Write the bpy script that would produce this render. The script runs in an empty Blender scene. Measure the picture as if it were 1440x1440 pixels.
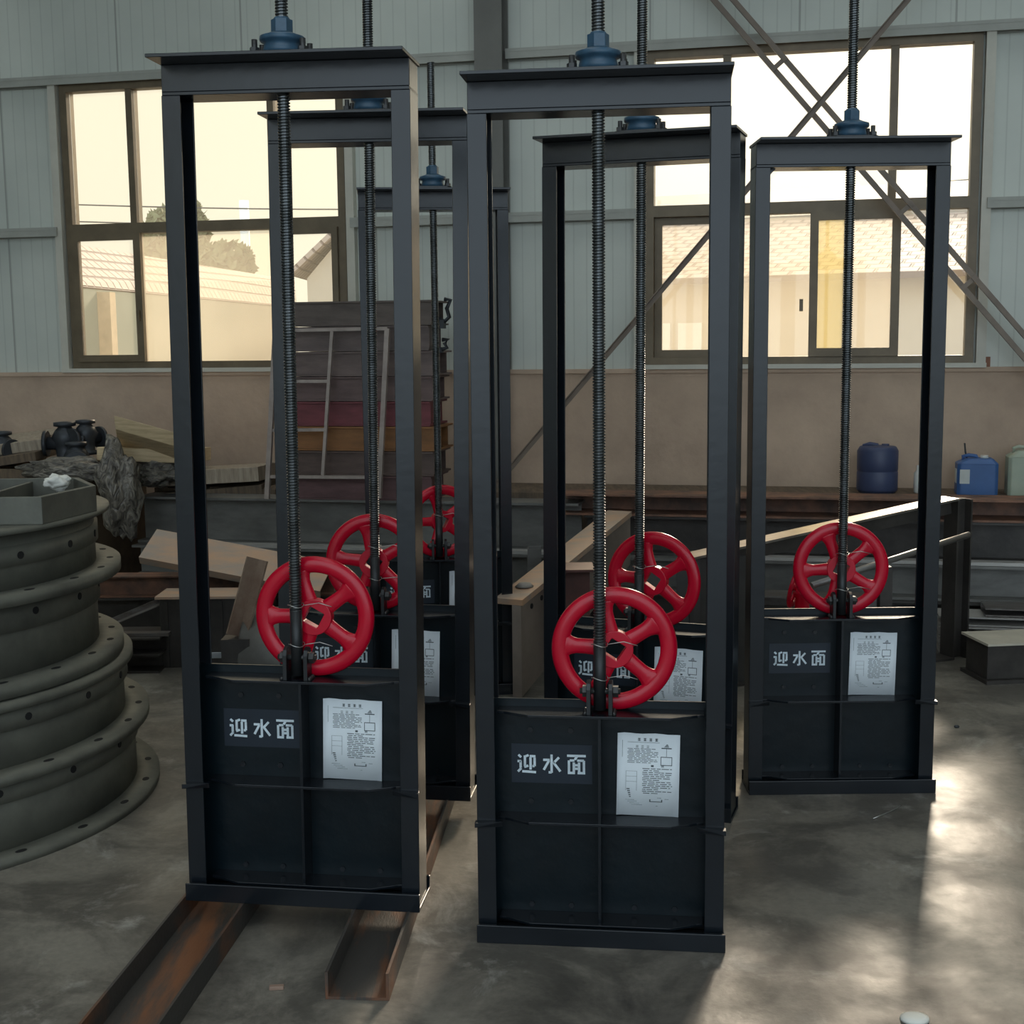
import bpy, bmesh, math, random
from mathutils import Vector, Matrix, Euler
random.seed(7)
PI = math.pi
SC = bpy.context.scene
COL = SC.collection

# ---------------------------------------------------------------- camera model
FPX, PITCH, ROLL, CH = 1873.57, .1297, -.011, 1.7796
FW = Vector((0, math.cos(PITCH), -math.sin(PITCH)))
_r = Vector((1, 0, 0)); _u = Vector((0, math.sin(PITCH), math.cos(PITCH)))
RT = _r*math.cos(ROLL) + _u*math.sin(ROLL)
UP = -_r*math.sin(ROLL) + _u*math.cos(ROLL)
EYE = Vector((0, 0, CH))
cd = bpy.data.cameras.new('camera'); cam = bpy.data.objects.new('camera', cd); COL.objects.link(cam)
cd.sensor_width = 36; cd.lens = FPX/1440*36; cd.clip_start = .05; cd.clip_end = 400
cam.matrix_world = Matrix((( RT.x, UP.x, -FW.x, 0), (RT.y, UP.y, -FW.y, 0), (RT.z, UP.z, -FW.z, CH), (0, 0, 0, 1)))
SC.camera = cam

def ray(px, py): return FW + RT*((px-720)/FPX) - UP*((py-720)/FPX)
def at(px, py, y):                       # the point of a sight line at distance y down the hall
    d = ray(px, py); return EYE + d*(y/d.y)
def atz(px, py, z):                      # the point of a sight line at height z
    d = ray(px, py); return EYE + d*((z-CH)/d.z)

# window wall: origin, direction along it, normal into the hall
WYAW = -.2206; WO = Vector((0, 9.5, 0))
WS = Vector((math.cos(WYAW), math.sin(WYAW), 0)); WN = Vector((math.sin(WYAW), -math.cos(WYAW), 0))
def W(s, off, z): return WO + WS*s + WN*off + Vector((0, 0, z))
def sz(px, py, off):                     # wall coordinates of a sight line on the plane off metres in front of the wall
    d = ray(px, py); p = WO + WN*off
    t = (p-EYE).dot(WN)/d.dot(WN); q = EYE + d*t
    return (q-WO).dot(WS), q.z
WM = Matrix(((WS.x, WN.x, 0, WO.x), (WS.y, WN.y, 0, WO.y), (0, 0, 1, 0), (0, 0, 0, 1)))

# ---------------------------------------------------------------- materials
MATS = {}
def mat(name, col, rough=.5, metal=0., var=0., scale=8., col2=None, bump=0., bscale=60., spec=.5, stretch=(1, 1, 1), coat=0., lo=.35, hi=.65, obj=True, detail=5):
    if name in MATS: return MATS[name]
    m = bpy.data.materials.new(name); m.use_nodes = True
    nt = m.node_tree; b = nt.nodes['Principled BSDF']
    b.inputs['Roughness'].default_value = rough; b.inputs['Metallic'].default_value = metal
    b.inputs['Specular IOR Level'].default_value = spec; b.inputs['Coat Weight'].default_value = coat
    tc = nt.nodes.new('ShaderNodeTexCoord'); mp = nt.nodes.new('ShaderNodeMapping')
    mp.inputs['Scale'].default_value = stretch
    nt.links.new(tc.outputs['Object'], mp.inputs[0])
    n = nt.nodes.new('ShaderNodeTexNoise'); n.inputs['Scale'].default_value = scale; n.inputs['Detail'].default_value = detail
    n.inputs['Roughness'].default_value = .62
    nt.links.new(mp.outputs[0], n.inputs['Vector'])
    rp = nt.nodes.new('ShaderNodeValToRGB')
    c2 = col2 if col2 else tuple(c*(1-var) for c in col)
    rp.color_ramp.elements[0].color = (*c2, 1); rp.color_ramp.elements[1].color = (*col, 1)
    rp.color_ramp.elements[0].position = lo; rp.color_ramp.elements[1].position = hi
    nt.links.new(n.outputs[0], rp.inputs[0]); nt.links.new(rp.outputs[0], b.inputs['Base Color'])
    if bump:
        n2 = nt.nodes.new('ShaderNodeTexNoise'); n2.inputs['Scale'].default_value = bscale; n2.inputs['Detail'].default_value = 4
        nt.links.new(mp.outputs[0], n2.inputs['Vector'])
        bp = nt.nodes.new('ShaderNodeBump'); bp.inputs['Strength'].default_value = bump; bp.inputs['Distance'].default_value = .02
        nt.links.new(n2.outputs[0], bp.inputs['Height']); nt.links.new(bp.outputs[0], b.inputs['Normal'])
    MATS[name] = m; return m

GATE = mat('gate_paint', (.007, .010, .014), .26, var=.3, scale=6, bump=.03, bscale=25, spec=.5)
LEAFP = mat('leaf_paint', (.002, .008, .012), .34, var=.35, scale=5, bump=.08, bscale=18, spec=.35)
LUG = mat('lug_paint', (.012, .014, .016), .4, var=.3)
STENCILBG = mat('stencil_patch_paint', (.006, .015, .028), .45, var=.2)
STENCIL = mat('stencil_white', (.70, .80, .86), .6, var=.25, scale=40)
SCREW = mat('screw_steel', (.15, .16, .165), .3, metal=.85, col2=(.08, .085, .085), scale=15)
SHANK = mat('screw_shank', (.02, .022, .024), .4, metal=.3)
BLUE = mat('nut_blue', (.045, .11, .18), .4, var=.35, scale=20)
BOLT = mat('bolt_steel', (.07, .07, .07), .45, metal=.6, var=.3)
RED = mat('wheel_red', (.50, .0025, .022), .26, var=.12, scale=10, bump=.02, bscale=30, spec=.4)
PAPER = mat('notice_paper', (.80, .86, .90), .8, var=.06, scale=6)
INK = mat('notice_ink', (.10, .12, .13), .8, var=.3, scale=200)
INKL = mat('notice_ink_pale', (.34, .38, .40), .8, var=.3, scale=200)
WIRE = mat('tie_wire_steel', (.5, .5, .48), .35, metal=.9)
FRAMEAL = mat('window_bronze', (.19, .145, .09), .45, metal=.2, var=.25, scale=5)
STUD = mat('stud_white', (.62, .59, .50), .5, var=.12, scale=4)
GIRT = mat('girt_grey', (.42, .42, .37), .5, var=.15, scale=4)
COLM = mat('column_grey', (.17, .165, .145), .5, var=.2, scale=3)
BRACE = mat('brace_paint', (.26, .20, .15), .5, var=.3, scale=5)
DARKST = mat('dark_steel', (.065, .058, .052), .5, metal=.3, var=.45, scale=5, bump=.1, bscale=20)
GREYST = mat('grey_beam_steel', (.19, .185, .17), .5, metal=.25, var=.35, scale=4, stretch=(1, 1, 3), bump=.05)
MILL = mat('mill_steel', (.20, .19, .18), .4, metal=.5, col2=(.12, .10, .085), scale=6, stretch=(1, 4, 4))
RUST = mat('rust_brown', (.26, .125, .075), .6, metal=.1, col2=(.09, .055, .042), scale=6, bump=.1)
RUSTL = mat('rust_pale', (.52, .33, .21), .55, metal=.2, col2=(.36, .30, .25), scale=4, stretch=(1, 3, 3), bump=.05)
RINGST = mat('casting_grey', (.165, .165, .135), .55, metal=.25, col2=(.095, .095, .08), scale=3.5, bump=.12, bscale=14)
RINGD = mat('casting_hole_dark', (.008, .008, .008), .8)
WOOD = mat('raw_wood', (.74, .58, .36), .7, col2=(.55, .41, .24), scale=5, stretch=(1, 1, 12), bump=.1)
WOODD = mat('old_wood', (.17, .12, .075), .75, col2=(.09, .065, .045), scale=5, stretch=(8, 1, 1), bump=.1)
WOODG = mat('grey_wood', (.42, .35, .26), .75, col2=(.25, .20, .15), scale=5, stretch=(8, 8, 1), bump=.1)
RAGW = mat('rag_white', (.75, .74, .68), .8, var=.1)
LUMPD = mat('casting_dark', (.05, .055, .062), .45, metal=.3, var=.4, scale=9)

def plastic_film():
    m = bpy.data.materials.new('plastic_film'); m.use_nodes = True; nt = m.node_tree; b = nt.nodes['Principled BSDF']
    b.inputs['Base Color'].default_value = (.22, .20, .165, 1); b.inputs['Roughness'].default_value = .3
    n = nt.nodes.new('ShaderNodeTexNoise'); n.inputs['Scale'].default_value = 3.2; n.inputs['Detail'].default_value = 3; n.inputs['Distortion'].default_value = 1.2
    tc = nt.nodes.new('ShaderNodeTexCoord'); nt.links.new(tc.outputs['Object'], n.inputs['Vector'])
    rp = nt.nodes.new('ShaderNodeValToRGB'); rp.color_ramp.elements[0].color = (.07, .063, .055, 1); rp.color_ramp.elements[1].color = (.30, .27, .22, 1)
    rp.color_ramp.elements[0].position = .38; rp.color_ramp.elements[1].position = .68
    nt.links.new(n.outputs[0], rp.inputs[0]); nt.links.new(rp.outputs[0], b.inputs['Base Color'])
    bp = nt.nodes.new('ShaderNodeBump'); bp.inputs['Strength'].default_value = .6; bp.inputs['Distance'].default_value = .05
    nt.links.new(n.outputs[0], bp.inputs['Height']); nt.links.new(bp.outputs[0], b.inputs['Normal'])
    return m
FILM = plastic_film()

def jug_mat(name, c):
    m = mat(name, c, .45, var=.15, scale=5); m.node_tree.nodes['Principled BSDF'].inputs['Subsurface Weight'].default_value = .1; return m
JUGN = jug_mat('jug_navy', (.045, .06, .13)); JUGB = jug_mat('jug_blue', (.05, .13, .33)); JUGG = jug_mat('jug_pale_green', (.42, .47, .36)); JUGW = jug_mat('jug_white', (.62, .62, .58))

def panel_mat():                          # ribbed sandwich panel
    m = bpy.data.materials.new('ribbed_panel'); m.use_nodes = True; nt = m.node_tree; b = nt.nodes['Principled BSDF']
    b.inputs['Roughness'].default_value = .42
    tc = nt.nodes.new('ShaderNodeTexCoord')
    sep = nt.nodes.new('ShaderNodeSeparateXYZ'); nt.links.new(tc.outputs['Object'], sep.inputs[0])
    def saw(freq, width):
        mu = nt.nodes.new('ShaderNodeMath'); mu.operation = 'MULTIPLY'; mu.inputs[1].default_value = freq; nt.links.new(sep.outputs[0], mu.inputs[0])
        fr = nt.nodes.new('ShaderNodeMath'); fr.operation = 'FRACT'; nt.links.new(mu.outputs[0], fr.inputs[0])
        lt = nt.nodes.new('ShaderNodeMath'); lt.operation = 'LESS_THAN'; lt.inputs[1].default_value = width; nt.links.new(fr.outputs[0], lt.inputs[0])
        return lt
    fine = saw(11.0, .10); seam = saw(1.02, .014)
    n = nt.nodes.new('ShaderNodeTexNoise'); n.inputs['Scale'].default_value = 1.1; n.inputs['Detail'].default_value = 6; nt.links.new(tc.outputs['Object'], n.inputs['Vector'])
    rp = nt.nodes.new('ShaderNodeValToRGB'); rp.color_ramp.elements[0].color = (.53, .555, .50, 1); rp.color_ramp.elements[1].color = (.64, .66, .59, 1)
    rp.color_ramp.elements[0].position = .35; rp.color_ramp.elements[1].position = .65; nt.links.new(n.outputs[0], rp.inputs[0])
    mx = nt.nodes.new('ShaderNodeMixRGB'); mx.inputs['Color2'].default_value = (.27, .27, .24, 1); nt.links.new(rp.outputs[0], mx.inputs['Color1'])
    se = nt.nodes.new('ShaderNodeMath'); se.operation = 'MULTIPLY'; se.inputs[1].default_value = .7; nt.links.new(seam.outputs[0], se.inputs[0]); nt.links.new(se.outputs[0], mx.inputs[0])
    m3 = nt.nodes.new('ShaderNodeMixRGB'); m3.blend_type = 'MULTIPLY'; m3.inputs['Color2'].default_value = (.88, .88, .88, 1); nt.links.new(mx.outputs[0], m3.inputs['Color1']); nt.links.new(fine.outputs[0], m3.inputs[0])
    nt.links.new(m3.outputs[0], b.inputs['Base Color'])
    bp = nt.nodes.new('ShaderNodeBump'); bp.inputs['Strength'].default_value = .35; bp.inputs['Distance'].default_value = .004; bp.invert = True
    nt.links.new(fine.outputs[0], bp.inputs['Height']); nt.links.new(bp.outputs[0], b.inputs['Normal'])
    return m
PANEL = panel_mat()
MASON = mat('plastered_brick', (.60, .44, .32), .85, col2=(.44, .32, .235), scale=1.6, bump=.15, bscale=22, detail=9)
ROOFIN = mat('roof_sheet_inside', (.45, .47, .46), .6, var=.1, scale=2)

def floor_mat():
    m = bpy.data.materials.new('stained_concrete'); m.use_nodes = True; nt = m.node_tree; b = nt.nodes['Principled BSDF']
    tc = nt.nodes.new('ShaderNodeTexCoord')
    def noise(s, d, r=.6, dist=0., off=(0, 0, 0)):
        mp = nt.nodes.new('ShaderNodeMapping'); mp.inputs['Location'].default_value = off; nt.links.new(tc.outputs['Object'], mp.inputs[0])
        n = nt.nodes.new('ShaderNodeTexNoise'); n.inputs['Scale'].default_value = s; n.inputs['Detail'].default_value = d
        n.inputs['Roughness'].default_value = r; n.inputs['Distortion'].default_value = dist; nt.links.new(mp.outputs[0], n.inputs['Vector']); return n
    def ramp(n, p0, p1, c0, c1):
        r = nt.nodes.new('ShaderNodeValToRGB'); r.color_ramp.elements[0].position = p0; r.color_ramp.elements[1].position = p1
        r.color_ramp.elements[0].color = (*c0, 1); r.color_ramp.elements[1].color = (*c1, 1); nt.links.new(n.outputs[0], r.inputs[0]); return r
    def mix(a, bb, f, kind='MIX'):
        x = nt.nodes.new('ShaderNodeMixRGB'); x.blend_type = kind
        nt.links.new(a.outputs[0], x.inputs['Color1']); nt.links.new(bb.outputs[0], x.inputs['Color2'])
        if hasattr(f, 'outputs'): nt.links.new(f.outputs[0], x.inputs[0])
        else: x.inputs[0].default_value = f
        return x
    base = ramp(noise(.8, 8), .35, .7, (.16, .147, .123), (.235, .215, .18))
    oil = ramp(noise(2.3, 10, .7, .5, (3, 1, 0)), .44, .58, (.36, .36, .37), (1, 1, 1))
    x = mix(base, oil, .8, 'MULTIPLY')
    pale = ramp(noise(3.2, 10, .7, .6, (9, 4, 0)), .56, .72, (0, 0, 0), (.55, .55, .55))
    white = nt.nodes.new('ShaderNodeRGB'); white.outputs[0].default_value = (.46, .45, .41, 1)
    x = mix(x, white, pale)
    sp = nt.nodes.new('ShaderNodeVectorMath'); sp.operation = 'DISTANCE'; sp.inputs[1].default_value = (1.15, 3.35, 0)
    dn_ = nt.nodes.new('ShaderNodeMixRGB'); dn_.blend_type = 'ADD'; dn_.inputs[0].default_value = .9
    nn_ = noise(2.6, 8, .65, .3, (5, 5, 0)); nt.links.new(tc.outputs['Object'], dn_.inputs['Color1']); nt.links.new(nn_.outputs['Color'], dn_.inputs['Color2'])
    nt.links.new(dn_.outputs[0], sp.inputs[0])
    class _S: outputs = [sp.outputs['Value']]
    stain_sun_dim = ramp(_S, .75, 1.25, (.50, .50, .52), (1, 1, 1)); x = mix(x, stain_sun_dim, 1.0, 'MULTIPLY')  # dark mottled stain that also dims the sun patch in the colour
    gr = ramp(noise(42, 4), .3, .7, (.8, .8, .8), (1.1, 1.1, 1.1)); x = mix(x, gr, .8, 'MULTIPLY')
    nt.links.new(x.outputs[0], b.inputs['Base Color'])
    rr = ramp(noise(2.2, 6, .6, 0, (2, 7, 0)), .35, .65, (.36, .36, .36), (.62, .62, .62)); nt.links.new(rr.outputs[0], b.inputs['Roughness'])
    bp = nt.nodes.new('ShaderNodeBump'); bp.inputs['Strength'].default_value = .12; bp.inputs['Distance'].default_value = .01
    nt.links.new(noise(25, 6).outputs[0], bp.inputs['Height']); nt.links.new(bp.outputs[0], b.inputs['Normal'])
    return m
FLOOR = floor_mat()

def glass_mat(name, dirt, tint=(1, 1, 1), dcol=(.9, .82, .66)):
    m = bpy.data.materials.new(name); m.use_nodes = True; nt = m.node_tree
    nt.nodes.remove(nt.nodes['Principled BSDF']); out = nt.nodes['Material Output']
    t = nt.nodes.new('ShaderNodeBsdfTransparent'); t.inputs[0].default_value = (*tint, 1)
    tl = nt.nodes.new('ShaderNodeBsdfTranslucent'); tl.inputs[0].default_value = (*dcol, 1)
    g = nt.nodes.new('ShaderNodeBsdfGlossy'); g.inputs['Roughness'].default_value = .02
    m1 = nt.nodes.new('ShaderNodeMixShader'); m2 = nt.nodes.new('ShaderNodeMixShader')
    n = nt.nodes.new('ShaderNodeTexNoise'); n.inputs['Scale'].default_value = 1.3; n.inputs['Detail'].default_value = 4
    tc = nt.nodes.new('ShaderNodeTexCoord'); nt.links.new(tc.outputs['Object'], n.inputs['Vector'])
    mr = nt.nodes.new('ShaderNodeMapRange'); mr.inputs['From Min'].default_value = .3; mr.inputs['From Max'].default_value = .7
    mr.inputs['To Min'].default_value = dirt*.75; mr.inputs['To Max'].default_value = dirt*1.25
    nt.links.new(n.outputs[0], mr.inputs['Value']); nt.links.new(mr.outputs[0], m1.inputs[0])
    nt.links.new(t.outputs[0], m1.inputs[1]); nt.links.new(tl.outputs[0], m1.inputs[2])
    fr = nt.nodes.new('ShaderNodeFresnel'); fr.inputs[0].default_value = 1.45; nt.links.new(fr.outputs[0], m2.inputs[0])
    nt.links.new(m1.outputs[0], m2.inputs[1]); nt.links.new(g.outputs[0], m2.inputs[2]); nt.links.new(m2.outputs[0], out.inputs[0])
    return m
GLASS = glass_mat('clear_glass', .05)
SKYL_ADDED = glass_mat('added_roof_light_sheet', .3, (1, 1, 1), (.9, .95, .95))  # sheet for the unseen roof lights added as interior fill
DIRTY = glass_mat('dusty_glass', .22, (1, .98, .94), (.8, .73, .62))
YELLOW = glass_mat('yellowed_glass', .2, (.93, .89, .70), (.85, .78, .52))

# ---------------------------------------------------------------- mesh helpers
class MB:
    def __init__(s, M=None): s.v = []; s.f = []; s.sm = []; s.M = M or Matrix()
    def add(s, vs, fs, smooth=False, M=None):
        o = len(s.v); T = s.M @ M if M is not None else s.M
        s.v += [T @ Vector(v) for v in vs]; s.f += [[i+o for i in f] for f in fs]; s.sm += [smooth]*len(fs); return s
    def box(s, a, b, M=None):
        x0, y0, z0 = a; x1, y1, z1 = b
        vs = [(x0, y0, z0), (x1, y0, z0), (x1, y1, z0), (x0, y1, z0), (x0, y0, z1), (x1, y0, z1), (x1, y1, z1), (x0, y1, z1)]
        return s.add(vs, [(0, 3, 2, 1), (4, 5, 6, 7), (0, 1, 5, 4), (1, 2, 6, 5), (2, 3, 7, 6), (3, 0, 4, 7)], M=M)
    def prism(s, pts, axis_a, axis_b, M=None):   # polygon pts [(u,v)] mapped by two callables end A and end B
        n = len(pts); vs = [axis_a(*p) for p in pts] + [axis_b(*p) for p in pts]
        fs = [list(range(n))[::-1], list(range(n, 2*n))] + [(i, (i+1) % n, n+(i+1) % n, n+i) for i in range(n)]
        return s.add(vs, fs, M=M)
    def ext(s, pts, z0, z1, M=None): return s.prism(pts, lambda x, y: (x, y, z0), lambda x, y: (x, y, z1), M)
    def lathe(s, prof, n=32, M=None, smooth=True, cap=True):
        vs = []; fs = []
        for r, z in prof:
            for k in range(n): a = 2*PI*k/n; vs.append((r*math.cos(a), r*math.sin(a), z))
        m = len(prof)
        for j in range(m-1):
            for k in range(n): fs.append((j*n+k, j*n+(k+1) % n, (j+1)*n+(k+1) % n, (j+1)*n+k))
        s.add(vs, fs, smooth, M)
        if cap:
            o = len(s.v)-m*n
            if prof[0][0] > 1e-6: s.f.append([o+k for k in range(n)][::-1]); s.sm.append(False)
            if prof[-1][0] > 1e-6: s.f.append([o+(m-1)*n+k for k in range(n)]); s.sm.append(False)
        return s
    def cyl(s, p0, p1, r, n=16, r1=None, smooth=True):
        p0 = Vector(p0); p1 = Vector(p1); d = p1-p0; L = d.length
        q = d.to_track_quat('Z', 'Y').to_matrix().to_4x4(); M = Matrix.Translation(p0) @ q
        return s.lathe([(r, 0), (r if r1 is None else r1, L)], n, M, smooth)
    def tube(s, pts, r, n=8, closed=False):
        pts = [Vector(p) for p in pts]; m = len(pts); vs = []; fs = []
        for i, p in enumerate(pts):
            if closed: t = pts[(i+1) % m]-pts[i-1]
            else: t = pts[min(i+1, m-1)]-pts[max(i-1, 0)]
            t.normalize(); a = t.cross(Vector((0, 0, 1)));
            if a.length < .1: a = t.cross(Vector((0, 1, 0)))
            a.normalize(); b = t.cross(a)
            rr = r(i/(m-1)) if callable(r) else r
            for k in range(n): an = 2*PI*k/n; vs.append(p+a*rr*math.cos(an)+b*rr*math.sin(an))
        for i in range(m if closed else m-1):
            j = (i+1) % m
            for k in range(n): fs.append((i*n+k, i*n+(k+1) % n, j*n+(k+1) % n, j*n+k))
        if not closed: fs += [list(range(n))[::-1], [(m-1)*n+k for k in range(n)]]
        return s.add(vs, fs, True)
    def bar(s, p0, p1, sec, roll=0., up=(0, 0, 1)):   # section polygon [(u,v)] swept straight from p0 to p1; u sideways, v up
        p0 = Vector(p0); p1 = Vector(p1); t = (p1-p0).normalized(); a = t.cross(Vector(up)).normalized(); b = a.cross(t)
        if roll: R = Matrix.Rotation(roll, 3, t); a = R @ a; b = R @ b
        return s.prism(sec, lambda u, v: p0+a*u+b*v, lambda u, v: p1+a*u+b*v)
    def mesh(s, name):
        me = bpy.data.meshes.new(name); me.from_pydata(s.v, [], s.f); me.update()
        bm = bmesh.new(); bm.from_mesh(me); bmesh.ops.recalc_face_normals(bm, faces=bm.faces); bm.to_mesh(me); bm.free()
        for p, sm in zip(me.polygons, s.sm): p.use_smooth = sm
        return me
    def build(s, name, m, parent=None, bevel=0., loc=None):
        me = s.mesh(name); me.materials.append(m); o = bpy.data.objects.new(name, me); COL.objects.link(o)
        if parent: o.parent = parent
        if loc is not None: o.location = loc
        if bevel:
            bv = o.modifiers.new('bevel', 'BEVEL'); bv.width = bevel; bv.segments = 2; bv.limit_method = 'ANGLE'; bv.angle_limit = .6
        return o

def ISEC(h, w, tf, tw):
    return [(-w/2, 0), (w/2, 0), (w/2, tf), (tw/2, tf), (tw/2, h-tf), (w/2, h-tf), (w/2, h), (-w/2, h), (-w/2, h-tf), (-tw/2, h-tf), (-tw/2, tf), (-w/2, tf)]
def CSEC(h, w, t):      # channel, web on the +u side
    return [(-w/2, 0), (w/2, 0), (w/2, h), (-w/2, h), (-w/2, h-t), (w/2-t, h-t), (w/2-t, t), (-w/2, t)]
def LSEC(h, w, t): return [(0, 0), (w, 0), (w, t), (t, t), (t, h), (0, h)]
def RSEC(h, w): return [(-w/2, 0), (w/2, 0), (w/2, h), (-w/2, h)]

def tag(o, label, cat, group=None, kind=None):
    o['label'] = label; o['category'] = cat
    if group: o['group'] = group
    if kind: o['kind'] = kind
    return o
def empty(name, loc=(0, 0, 0), rz=0.):
    o = bpy.data.objects.new(name, None); COL.objects.link(o); o.location = loc; o.rotation_euler = (0, 0, rz); o.empty_display_size = .1; return o
def copy_tree(o, parent=None):
    c = o.copy(); COL.objects.link(c)
    if parent: c.parent = parent
    for ch in list(o.children): copy_tree(ch, c)
    return c
def struct(o, label, cat): o['kind'] = 'structure'; o['label'] = label; o['category'] = cat; return o

# ---------------------------------------------------------------- building shell
ZT, ZB, ZM = 3.685, 1.587, 2.62
S0, S1, S2, S3 = -3.4034, -1.1896, .9624, 3.1159
SL, SR, HZ = -9.0, 9.0, 6.6
wb = MB()
for a, b, z0, z1 in ((SL, S0, 1.5, HZ), (S0, S1, 1.5, ZB), (S0, S1, ZT, HZ), (S1, S2, 1.5, HZ), (S2, S3, 1.5, ZB), (S2, S3, ZT, HZ), (S3, SR, 1.5, HZ)):
    wb.box((a, -.09, z0), (b, 0, z1))
w_ = wb.build('wall_back', PANEL); w_.matrix_world = WM
struct(w_, 'pale grey ribbed metal panel wall around the two windows', 'wall')
wl = MB().box((SL, -.24, 0), (SR, .03, 1.53)).box((SL, -.24, 1.53), (SR, .05, 1.56)).build('wall_base', MASON); wl.matrix_world = WM
struct(wl, 'low beige plastered wall under the window sills', 'wall')
LW0 = W(SL, 0, 0); RW0 = W(SR, 0, 0)
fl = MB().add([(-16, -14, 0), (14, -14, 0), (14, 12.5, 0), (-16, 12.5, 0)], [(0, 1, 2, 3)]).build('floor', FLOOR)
struct(fl, 'grey stained concrete workshop floor', 'floor')
ws = MB().box((LW0.x-.1, -13, 0), (LW0.x, LW0.y, HZ)).build('wall_left', PANEL); struct(ws, 'plain panel wall at the left side of the hall', 'wall')
ws = MB().box((RW0.x, -13, 0), (RW0.x+.1, RW0.y+.2, HZ)).build('wall_right', PANEL); struct(ws, 'plain panel wall at the right side of the hall', 'wall')
cl = MB(); yb_ = -3.0
bays = [(-9.2, -6.6), (-4.4, -2.0), (0.2, 2.6), (4.8, 9.2)]
def wy(x): return WO.y+(x-WO.x)*WS.y/WS.x
for x0, x1 in bays: cl.add([(x0, yb_, HZ), (x1, yb_, HZ), (x1, wy(x1), HZ), (x0, wy(x0), HZ), (x0, yb_, HZ+.08), (x1, yb_, HZ+.08), (x1, wy(x1), HZ+.08), (x0, wy(x0), HZ+.08)], [(0, 1, 2, 3), (7, 6, 5, 4), (0, 4, 5, 1), (1, 5, 6, 2), (2, 6, 7, 3), (3, 7, 4, 0)])
cl = cl.build('ceiling', ROOFIN); struct(cl, 'light grey sheet roof over the hall', 'ceiling')
for i, (x0, x1) in enumerate(zip([q[1] for q in bays[:-1]], [q[0] for q in bays[1:]])):
    o = MB().add([(x0, yb_, HZ+.04), (x1, yb_, HZ+.04), (x1, wy(x1), HZ+.04), (x0, wy(x0), HZ+.04)], [(0, 1, 2, 3)]).build('window_%d' % (3+i), SKYL_ADDED); struct(o, 'translucent roof light strip, added out of view to brighten the hall', 'added skylight')  # unseen roof lights, added to brighten the dim interior

# column, girts, studs
s0, _ = sz(666, 60, .2); s1, _ = sz(705, 60, .2)
cb = MB(); cb.box((s0, .18, 0), (s1, .192, HZ)); cb.box((s0, .0, 0), (s1, .012, HZ)); cb.box(((s0+s1)/2-.005, .012, 0), ((s0+s1)/2+.005, .18, HZ))
o = cb.build('trim_1', COLM); o.matrix_world = WM; struct(o, 'dark grey steel column between the two windows', 'column')
def girt(i, a, b, z, lab):
    m = MB(); m.box((a, .0, z), (b, .09, z+.022)); m.box((a, .08, z-.045), (b, .088, z)); m.box((a, 0, z-.05), (b, .01, z))
    o = m.build('trim_%d' % i, GIRT); o.matrix_world = WM; struct(o, lab, 'wall rail')
girt(2, SL, s0, ZT+.03, 'long horizontal wall rail above the left window')
girt(3, s1, SR, ZT+.03, 'long horizontal wall rail above the right window')
girt(4, SL, S0-.05, ZM, 'short wall rail at mid height left of the left window')
girt(5, S1+.05, s0, ZM, 'wall rail at mid height between left window and column')
girt(6, s1, S2-.05, ZM, 'wall rail at mid height between column and right window')
girt(7, S3+.05, SR, ZM, 'wall rail at mid height right of the right window')
for i, (s, lab) in enumerate(((S0-.045, 'white wall stud along the left edge of the left window'), (S1+.045, 'white wall stud along the right edge of the left window'),
                              (S2-.045, 'white wall stud along the left edge of the right window'), (S3+.045, 'white wall stud along the right edge of the right window'))):
    o = MB().box((s-.03, 0, 1.56), (s+.03, .07, ZT+.03)).build('trim_%d' % (8+i), STUD); o.matrix_world = WM; struct(o, lab, 'wall stud')
for i, (a, b, lab) in enumerate(((S0, S1, 'window sill board of the left window'), (S2, S3, 'window sill board of the right window'))):
    o = MB().box((a-.08, -.05, ZB-.03), (b+.08, .075, ZB)).build('trim_%d' % (12+i), STUD); o.matrix_world = WM; struct(o, lab, 'sill')

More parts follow.
